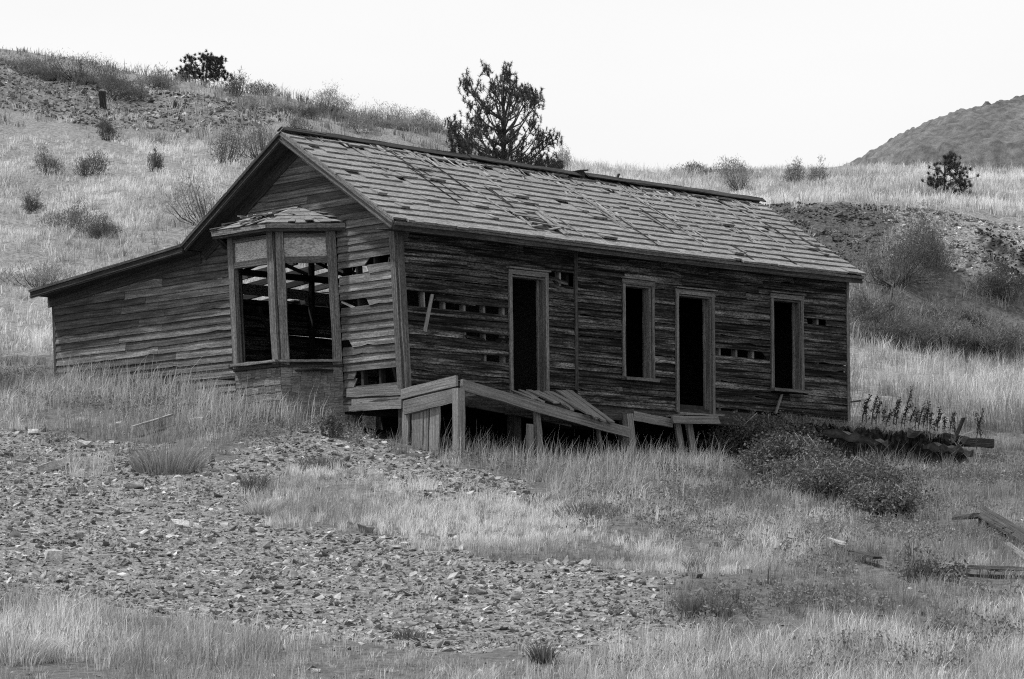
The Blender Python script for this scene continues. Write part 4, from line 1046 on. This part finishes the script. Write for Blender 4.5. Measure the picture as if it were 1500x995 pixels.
for i in range(12):
    px = rs.uniform(1250, 1495)
    shrub('slope_bush', 'leafy grey bush on the lower slope of the waste bank', px, rs.uniform(76.3, 78.6), rs.uniform(30, 60), rs.uniform(14, 30), rs.uniform(.10, .22), clumps=40, per=40, seed=840 + i, size=.09, brush=True, group='bushes on the lower waste bank')
NEAR = [
 ('bramble_bush', 'tangled leafy bramble bush below the right window', 1125, 668, 140, 50, .10, 130, 50),
 ('bramble_bush', 'big leafy bramble bush sprawling below the earth bank', 1215, 738, 190, 56, .10, 180, 52),
 ('bramble_bush', 'low leafy bush at the lower end of the brambles', 1295, 756, 100, 40, .13, 90, 40),
 ('bramble_bush', 'leafy bramble between the window bush and the big bush', 1160, 702, 120, 54, .09, 110, 48),
 ('bramble_bush', 'mid-sized bramble in the hollow between the bramble lobes', 1185, 722, 90, 46, .10, 70, 40),
 ('bramble_bush', 'low dark bramble against the far step leg', 1072, 668, 50, 54, .17, 60, 36),
 ('dark_bush', 'small dark leafy bush under the bay window', 446, 604, 30, 42, .06, 30, 26),
 ('dark_bush', 'dark low bush at the foot of the bay left post', 350, 572, 60, 34, .10, 40, 22),
 ('thin_bush', 'thin twiggy bush near the lower right timbers', 1338, 852, 70, 66, .15, 26, 9),
 ('thin_bush', 'dark low brush left of the lower right timbers', 1365, 846, 80, 24, .11, 34, 14),
 ('dark_bush', 'dark leafy clump at the rubble edge under the near corner', 485, 640, 30, 34, .11, 24, 18),
]
for i, (nm, lb, px, py, w, h, t, c, pr) in enumerate(NEAR):
    shrub(nm, lb, px, 0, w, h, t, clumps=c, per=pr, base_py=py, seed=300 + i, size=.044 if 'bramble' in nm else .042, canes=46 if 'bramble' in nm else 6)
def tussock(label, px, py, wpx, hpx, tint, n, i):
    rng = np.random.default_rng(700 + i); B = on_ground(px, py); m = B[1] / FPX; w, h = wpx * m / 2, hpx * m
    a = rng.uniform(0, 2 * math.pi, n); r = np.sqrt(rng.uniform(0, 1, n)); x = B[0] + np.cos(a) * r * w; y = B[1] + np.sin(a) * r * w
    z = hgt(x, y, False) - .02; hh = h * rng.uniform(.3, 1.15, n) * (1 - .35 * r * r); o = (r * rng.uniform(.1, 1.1, n) + np.abs(rng.normal(0, .2, n))) * hh
    wa = rng.uniform(0, 6.28, n); S = np.stack([np.cos(wa), np.sin(wa), 0 * wa], 1) * .005; P0 = np.stack([x, y, z], 1)
    Pm = P0 + np.stack([np.cos(a) * o * .35, np.sin(a) * o * .35, hh * .6], 1); Pt = P0 + np.stack([np.cos(a) * o, np.sin(a) * o, hh], 1)
    v = np.stack([P0 - S, P0 + S, Pm + S * .8, Pm - S * .8, Pt], 1).reshape(-1, 3); k = np.arange(n)[:, None] * 5
    f = np.concatenate([k + np.array([[0, 1, 2]]), k + np.array([[0, 2, 3]]), k + np.array([[3, 2, 4]])])
    ob = np_obj('grass_tussock', v, f, {'tint': np.repeat(tint * rng.uniform(.6, 1.4, n), 5)}, M['grass'], None, B); tag(ob, label, 'tussock')
for i, q in enumerate([
 ('dark grass tussock at the tip of the rubble by the pale grass', 374, 722, 30, 40, .10, 260), ('dark grassy hump in the middle meadow', 860, 755, 90, 24, .12, 700),
 ('dark grass tussock beside the lower rubble margin', 1040, 900, 60, 34, .12, 500), ('small dark tussock low in the foreground rubble', 600, 935, 44, 20, .12, 260),
 ('upright dark tussock at the bottom edge of the rubble', 795, 970, 30, 40, .12, 260), ('spiky dark tussock on the right rubble margin', 1012, 905, 24, 46, .12, 200),
 ('grey tussock in the grass right of the centre rubble', 1022, 838, 26, 34, .16, 200), ('dark tussock beside the bleached stick', 1234, 815, 40, 30, .18, 90),
 ('broad grey grass hummock left of the rubble centre', 245, 690, 100, 46, .24, 1300), ('pale rounded tussock at the left tip of the pale grass', 378, 750, 40, 26, .46, 500),
 ('broad pale tussock of tall grass in the bottom left corner', 20, 965, 130, 50, .42, 1000), ('dark weedy tussock in the upper rubble tongue', 470, 685, 70, 24, .14, 500),
 ('dark low tussock above the grassy hump', 800, 735, 80, 16, .14, 500), ('dark tussock right of the white stone', 845, 705, 60, 20, .15, 400)]): tussock(*q, i)
# --- dark seed-head weeds on top of the earth bank
def weed(px, py, hpx, Y, lab, i):
    rng = np.random.default_rng(500 + i); B = at(px, py, Y); m = Y / FPX; h = hpx * m; g = Geo()
    lx = rng.normal() * .16 + .2
    p = [B + np.array([lx * h * q * q, .02 * q, h * q]) for q in np.linspace(0, 1, 5)]
    v, f = tube(p, [.009, .009, .008, .007, .005], 4); g.add(v, f, .05)
    c = [p[2] + (p[4] - p[2]) * q for q in np.linspace(0, 1, 9)]; v, f, t = leaves(c, (.03, .03, .05), 9, .035, .045, rng, 1.8, .9); g.add(v, f, t)
    c = [p[0] + (p[2] - p[0]) * q for q in np.linspace(0, 1, 4)]; v, f, t = leaves(c, (.05, .05, .06), 3, .06, .08, rng, 2.5, .6); g.add(v, f, t)
    o = g.obj('seed_weed', M['leaf'], None, B); tag(o, lab, 'weed', 'dark seed-head weeds on the earth bank')
wl_ = [(1263,622,42),(1269,620,30),(1277,624,44),(1283,622,34),(1293,626,24),(1298,626,22),(1308,628,38),(1313,630,46),(1320,628,34),(1325,630,60),(1332,630,30),(1341,632,30),(1345,634,40),(1352,634,34),(1358,632,42),(1362,636,30),(1368,636,26),(1373,636,36),(1384,638,24),(1391,640,36)]
for i, (px, py, hp) in enumerate(wl_): weed(px, py, hp, 58.9, 'dark upright seed-head weed growing along the top of the earth bank', i)
weed(1430, 656, 56, 57.6, 'tallest dark seed-head weed, standing in front of the beam end', 40)
weed(1438, 656, 50, 57.6, 'dark seed-head weed leaning beside the tallest one at the beam end', 41)
weed(1400, 656, 46, 57.7, 'dark seed-head weed in front of the beam, left of the beam end pair', 42)

# --- grass
GRASS_CLEAR = []
def scatter(y0, y1, dens_cap, margin=1.25):
    """uniform points on the ground between two distances"""
    xw = 750 * margin / FPX; A = xw * (y1 * y1 - y0 * y0); n = int(A * dens_cap)
    Y = np.sqrt(RNG.uniform(y0 * y0, y1 * y1, n)); X = RNG.uniform(-1, 1, n) * xw * Y
    return X, Y
def in_building(X, Y):
    u, v = in_house(X, Y)
    a = (u > -.03) & (u < 10.35) & (v > .12) & (v < 5.4); b = (u > -.03) & (u < 6.4) & (v >= 5.4) & (v < 9.45)
    bay_ = (u > -.75) & (u <= 0) & (v > 1.5) & (v < 4.0)
    return a | b | bay_
def blades(X, Y, h, w, t, name, label, bend=.35, seed=1, mat='grass', kinkp=0.0):
    rng = np.random.default_rng(seed); n = len(X)
    z = hgt(X, Y, False) - .015; a = rng.uniform(0, 2 * math.pi, n)
    hh = h * np.clip(rng.normal(1, .32, n), .3, 2.2); b = hh * np.abs(rng.normal(bend, bend * .5, n)); wa = rng.uniform(0, 2 * math.pi, n)
    sx, sy = np.cos(wa) * w * .5, np.sin(wa) * w * .5
    dx, dy = np.cos(a) * b + .10 * hh, np.sin(a) * b
    P0 = np.stack([X, Y, z], 1); S = np.stack([sx, sy, np.zeros(n)], 1)
    Pm = P0 + np.stack([dx * .3, dy * .3, hh * .58], 1); Pt = P0 + np.stack([dx, dy, hh * (1 - .25 * np.minimum(b / hh, 1))], 1)
    v = np.stack([P0 - S, P0 + S, Pm + S * .75, Pm - S * .75, Pt], 1).reshape(-1, 3)
    k = np.arange(n)[:, None] * 5
    f = np.concatenate([k + np.array([[0, 1, 2]]), k + np.array([[0, 2, 3]]), k + np.array([[3, 2, 4]])])
    tt = np.repeat(np.clip(t * rng.uniform(.55, 1.35, n), .02, .75), 5)
    o = np_obj(name, v, f, {'tint': tt}, M['grass']); tag(o, label, 'grass', None, 'stuff'); return n
def grass_band(y0, y1, cap, seed, name, label, mult=1.0, margin=1.25, per=14, rad=.06):
    """grass in tufts: blades splay from tuft centres, each tuft with its own height and tone"""
    X, Y = scatter(y0, y1, cap / per, margin); px, py = project(np.stack([X, Y, hgt(X, Y, False)], 1))
    d, h, w, t = zone_of(px, py, Y, X); rng = np.random.default_rng(seed)
    cl = vnoise(X, Y, rad * 8, 51 + seed); cl2 = vnoise(X, Y, rad * 20, 52 + seed)
    d = d * mult * np.clip(.2 + 2.2 * (cl * .6 + cl2 * .4 - .22), .05, 1.8)
    keep = (rng.uniform(0, 1, len(X)) < d / cap) & ~in_building(X, Y)
    X, Y, h, w, t, cl2 = X[keep], Y[keep], h[keep], w[keep], t[keep], cl2[keep]
    n = len(X); h = h * np.clip(rng.lognormal(-.05, .38, n), .4, 1.6) * (.65 + .8 * cl2); t = t * rng.lognormal(-.03, .28, n); cnt = rng.poisson(per, n)
    R_ = lambda a: np.repeat(a, cnt)
    N = int(cnt.sum()); a = rng.uniform(0, 2 * math.pi, N); r = np.abs(rng.normal(0, rad, N)) * (R_(h) / .2) ** .5
    x, y = R_(X) + np.cos(a) * r, R_(Y) + np.sin(a) * r; z = hgt(x, y, False) - .012
    hh = R_(h) * np.clip(rng.normal(1, .28, N), .25, 1.5); o = hh * (np.abs(rng.normal(.22, .25, N)) + .9 * np.minimum(r, .12)); W = R_(w) * rng.uniform(.6, 1.3, N)
    a2 = a + rng.normal(0, .6, N); wa = rng.uniform(0, 6.28, N); S = np.stack([np.cos(wa), np.sin(wa), 0 * wa], 1) * (W * .5)[:, None]
    P0 = np.stack([x, y, z], 1); Pm = P0 + np.stack([np.cos(a2) * o * .32, np.sin(a2) * o * .32, hh * .6], 1); Pt = P0 + np.stack([np.cos(a2) * o + .06 * hh, np.sin(a2) * o, hh * (1 - .22 * np.minimum(o / hh, 1.5))], 1)
    v = np.stack([P0 - S, P0 + S, Pm + S * .75, Pm - S * .75, Pt], 1).reshape(-1, 3); k = np.arange(N)[:, None] * 5
    f = np.concatenate([k + np.array([[0, 1, 2]]), k + np.array([[0, 2, 3]]), k + np.array([[3, 2, 4]])])
    o_ = np_obj(name, v, f, {'tint': np.repeat(np.clip(R_(t) * rng.uniform(.65, 1.35, N), .03, .8), 5)}, M['grass']); tag(o_, label, 'grass', None, 'stuff'); return N
cnt = grass_band(29.5, 62.5, 1500, 61, 'meadow_grass', 'dry meadow grass covering the slope round the house', 1.2, 1.15)
cnt += grass_band(62.5, 92, 330, 62, 'hillside_grass', 'pale dry grass on the slope behind the house', .9, 1.15, rad=.10)
cnt += grass_band(92, 134, 170, 63, 'upland_grass', 'bleached grass on the upper hill and skyline', .50, 1.12, rad=.14)
# tall seeding stalks
def stalks(poly, n, h, t, seed, name, label, y0=48, y1=61):
    X, Y = scatter(y0, y1, 60, 1.1); px, py = project(np.stack([X, Y, hgt(X, Y, False)], 1)); keep = inpoly(px, py, poly) & ~in_building(X, Y)
    X, Y = X[keep][:n], Y[keep][:n]; rng = np.random.default_rng(seed); m = len(X)
    blades(X, Y, np.full(m, h), np.full(m, .008), np.full(m, t), name, label, bend=.22, seed=seed)
    z = hgt(X, Y, False)
stalks([(90,540),(340,560),(520,610),(480,630),(330,640),(100,590)], 1400, .46, .5, 71, 'tall_stalk_grass', 'tall dry stalks in front of the left wall')
stalks([(600,640),(1060,640),(1060,700),(900,720),(700,690)], 1100, .40, .45, 72, 'tall_stalk_grass', 'tall dry stalks growing under the porch')
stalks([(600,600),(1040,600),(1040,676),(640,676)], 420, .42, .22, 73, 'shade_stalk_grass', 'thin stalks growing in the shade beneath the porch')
print('blades', cnt)
# low leafy weeds in the turf
def weeds(poly, n, tint, seed, name, label):
    rng = np.random.default_rng(seed); X, Y = scatter(30, 61, 60, 1.1); px, py = project(np.stack([X, Y, hgt(X, Y, False)], 1)); jx, jy = jit(px, py, X, Y)
    k = inpoly(jx, jy, poly) & ~in_building(X, Y) & (vnoise(X, Y, 1.2, seed) > .5); X, Y = X[k][:n], Y[k][:n]; c = np.stack([X, Y, hgt(X, Y, False) + rng.uniform(.02, .12, len(X))], 1)
    v, f, t = leaves(c, (.09, .09, .08), 14, .04, tint, rng, 2.2, .5); o = np_obj(name, v, f, {'tint': t}, M['leaf']); tag(o, label, 'weeds', None, 'stuff')
weeds([(960,690),(1500,650),(1500,1000),(830,1000),(1010,880)], 2400, .17, 75, 'low_weeds', 'low dark weeds in the turf at lower right')
weeds([(560,640),(1060,650),(1000,800),(760,740),(690,700)], 700, .16, 76, 'low_weeds', 'low dark weeds in the meadow before the porch')
weeds([(0,540),(520,590),(600,660),(480,640),(330,680),(0,640)], 1200, .17, 77, 'low_weeds', 'low dark weeds in the grass before the left wall')

# --- stones
def stone_mesh(rng, flat=.45, k=14):
    import bmesh
    bm = bmesh.new(); p = np.array([[x, y, z] for x in (-1, 1) for y in (-1, 1) for z in (-1, 1)], float) * rng.uniform(.45, 1.05, (8, 3))
    p = (p if k < 12 else np.concatenate([p, rng.normal(size=(3, 3)) * .65])) * np.array([1, rng.uniform(.5, .95), flat])
    vs = [bm.verts.new(q) for q in p]; bmesh.ops.convex_hull(bm, input=vs)
    for v in [v for v in bm.verts if not v.link_faces]: bm.verts.remove(v)
    bmesh.ops.triangulate(bm, faces=bm.faces); bm.normal_update(); bm.verts.index_update()
    V_ = np.array([v.co[:] for v in bm.verts]) * .5; F_ = np.array([[v.index for v in f.verts] for f in bm.faces]); bm.free(); return V_, F_
SM = [stone_mesh(np.random.default_rng(900 + i), random.choice([.15, .22, .3, .45]), 8) for i in range(24)]
def stone_field(X, Y, size, name, label, tint, seed, sink=.45):
    rng = np.random.default_rng(seed); n = len(X); z = hgt(X, Y, False); kind = rng.integers(0, len(SM), n); Vs, Fs, Ts, off = [], [], [], 0
    for k in range(len(SM)):
        id_ = np.where(kind == k)[0]
        if not len(id_): continue
        V0, F0 = SM[k]; a = rng.uniform(0, 2 * math.pi, len(id_)); c, s = np.cos(a), np.sin(a); S = size[id_]
        tx, ty = rng.normal(0, .4, len(id_)), rng.normal(0, .4, len(id_))
        x = V0[None, :, 0] * c[:, None] - V0[None, :, 1] * s[:, None]; y = V0[None, :, 0] * s[:, None] + V0[None, :, 1] * c[:, None]
        zz = V0[None, :, 2] + x * tx[:, None] + y * ty[:, None]
        P = np.stack([x * S[:, None] + X[id_][:, None], y * S[:, None] + Y[id_][:, None], zz * S[:, None] + z[id_][:, None] + (S * (.5 - sink) * .3)[:, None]], -1)
        nv = len(V0); Vs.append(P.reshape(-1, 3)); Fs.append((F0[None] + (np.arange(len(id_)) * nv)[:, None, None]).reshape(-1, 3) + off); off += P.shape[0] * nv
        Ts.append(np.repeat(np.clip(rng.lognormal(-.12, .3, len(id_)), .4, 1.6) * (tint[id_] if np.ndim(tint) else tint), nv))
    o = np_obj(name, np.concatenate(Vs), np.concatenate(Fs), {'tint': np.concatenate(Ts)}, M['rock']); tag(o, label, 'gravel', None, 'stuff')
X, Y = scatter(29.5, 56, 740, 1.12); px, py = project(np.stack([X, Y, hgt(X, Y, False)], 1)); jx, jy = jit(px, py, X, Y)
inr = inpoly(jx, jy, RUBBLE); rr = RNG.uniform(0, 1, len(X)); keep = (inr & (rr < .43)) | (~inr & (rr < .022)); keep &= ~in_building(X, Y)
X, Y = X[keep], Y[keep]; sz = np.clip(RNG.lognormal(math.log(.030), .62, len(X)), .015, .14)
stone_field(X, Y, sz, 'loose_gravel', 'loose broken gravel over the bare foreground slope', 1.0, 81)
print('gravel', len(X))
def bank_field(poly, y0, y1, cap, size, name, label, tint, seed):
    X, Y = scatter(y0, y1, cap, 1.15); px, py = project(np.stack([X, Y, hgt(X, Y, False)], 1)); k = inpoly(px, py, poly); X, Y = X[k], Y[k]
    if tint < .5:
        px, py = px[k], py[k]; g = inpoly(px, py, GULLY); tint = np.where(g, .18, np.where(px < 1300, .42, .85))
    stone_field(X, Y, np.clip(RNG.lognormal(math.log(size), .4, len(X)), .03, .3), name, label, tint, seed)
bank_field(BANK_R, 75, 86, 150, .06, 'bank_rubble', 'broken waste rock covering the bank right of the house', .36, 82)
bank_field(BANK_L, 100, 122, 34, .12, 'bank_rubble', 'broken rock covering the left hill bank', .8, 83)
# individual stones
def one_stone(px, py, wpx, hpx, tint, label, i, name='rock', group=None, mesh=None, flat=None):
    p = on_ground(px, py); m = p[1] / FPX; rng = np.random.default_rng(1000 + i)
    if mesh is None:
        V0, F0 = stone_mesh(rng, flat or .6, 16); mesh = np_mesh('rock', V0, F0, {'tint': np.full(len(V0), tint)}, M['rock'])
    o = bpy.data.objects.new(name, mesh); COL.objects.link(o); o.scale = (wpx * m, wpx * m * .8, hpx * m / (flat or .6))
    o.location = Vector(p + np.array([0, 0, hpx * m * .32])); o.rotation_euler = (rng.normal() * .12, rng.normal() * .12, rng.uniform(0, 6.28) if group else 0)
    tag(o, label, 'rock', group); return o
for i, (px, py, w, h, t, lb) in enumerate([
 (82, 822, 36, 22, 1.25, 'pale rounded boulder standing alone low on the left rubble'), (72, 690, 38, 16, .8, 'long dark boulder near the left edge of the rubble'),
 (268, 772, 34, 12, 1.5, 'flat pale triangular slab in the middle of the rubble'), (198, 715, 26, 12, 1.4, 'pale flat stone below the left grass patch'),
 (335, 707, 20, 16, 1.3, 'light block among the rubble below the bay window'), (214, 742, 24, 9, 1.5, 'pale slab left of the triangular slab'),
 (355, 655, 18, 9, 1.5, 'bright stone under the bay window slope'), (46, 636, 20, 8, 1.6, 'pale stone at the top left rubble edge'),
 (286, 618, 22, 9, 1.5, 'pale stone beside the strip of wood'), (750, 728, 14, 10, 1.9, 'white stone at the tip of the upper rubble tongue'),
 (536, 780, 26, 14, .55, 'dark rock at the lower edge of the pale grass'), (665, 786, 26, 14, .5, 'dark angular rock right of the pale grass edge'),
 (550, 704, 34, 14, .9, 'grey slab in the upper rubble tongue'), (1022, 960, 22, 9, 1.7, 'pale stone at the bottom right of the rubble'),
 (1052, 800, 18, 8, .9, 'grey stone at the grass edge right of the rubble'), (115, 622, 26, 12, .9, 'grey block in the rubble under the left wall'),
 (122, 655, 24, 12, 1.1, 'light angular rock at the left rubble top'), (1088, 985, 20, 9, 1.4, 'pale stone at the bottom edge right of centre'),
 (465, 985, 20, 8, 1.2, 'grey stone at the bottom edge left of centre'), (700, 870, 26, 11, .6, 'dark stone in the central rubble'), (610, 866, 22, 9, 1.4, 'pale stone left of the dark central stone')]):
    one_stone(px, py, w, h, t, lb, i)
pm = []
for i in range(14):
    V0, F0 = stone_mesh(np.random.default_rng(1200 + i), .45, 15); pm.append(np_mesh('stone', V0, F0, {'tint': np.full(len(V0), RNG.uniform(.6, 1.1))}, M['rock']))
k = 0
while k < 270:
    px, py = RNG.uniform(0, 1010), RNG.uniform(620, 955)
    if not inpoly(np.array([px]), np.array([py]), RUBBLE)[0]: continue
    w = float(np.clip(RNG.lognormal(math.log(11.5), .32), 7.5, 26))
    one_stone(px, py, w, w * RNG.uniform(.16, .36), 1, 'grey broken stone among the foreground rubble', 2000 + k, 'stone', 'broken stones strewn over the foreground rubble', pm[k % 14]); k += 1

# grass hanging over the lip of the earth bank
lip = BANKV[:, 0, :]; rng = np.random.default_rng(91); n = 1500; ii = rng.integers(0, len(lip) - 1, n); p = lip[ii] + (lip[ii + 1] - lip[ii]) * rng.uniform(0, 1, n)[:, None]
p = p + np.stack([rng.normal(0, .02, n), np.abs(rng.normal(0, .25, n)), np.zeros(n)], 1); p[:, 2] -= .02 + .02 * (p[:, 1] - lip[ii][:, 1])
hh = rng.uniform(.06, .22, n); o_ = rng.normal(0, .5, n) * hh; wa = rng.uniform(0, 6.28, n); S = np.stack([np.cos(wa), np.sin(wa), 0 * wa], 1) * .004
Pm = p + np.stack([o_ * .3, -hh * .1, hh * .6], 1); Pt = p + np.stack([o_, -hh * .35, hh * .9], 1)
v = np.stack([p - S, p + S, Pm + S * .8, Pm - S * .8, Pt], 1).reshape(-1, 3); k = np.arange(n)[:, None] * 5
o = np_obj('bank_grass', v, np.concatenate([k + np.array([[0, 1, 2]]), k + np.array([[0, 2, 3]]), k + np.array([[3, 2, 4]])]), {'tint': np.repeat(rng.uniform(.1, .4, n), 5)}, M['grass'])
tag(o, 'ragged grass on the lip of the earth bank', 'grass', None, 'stuff')
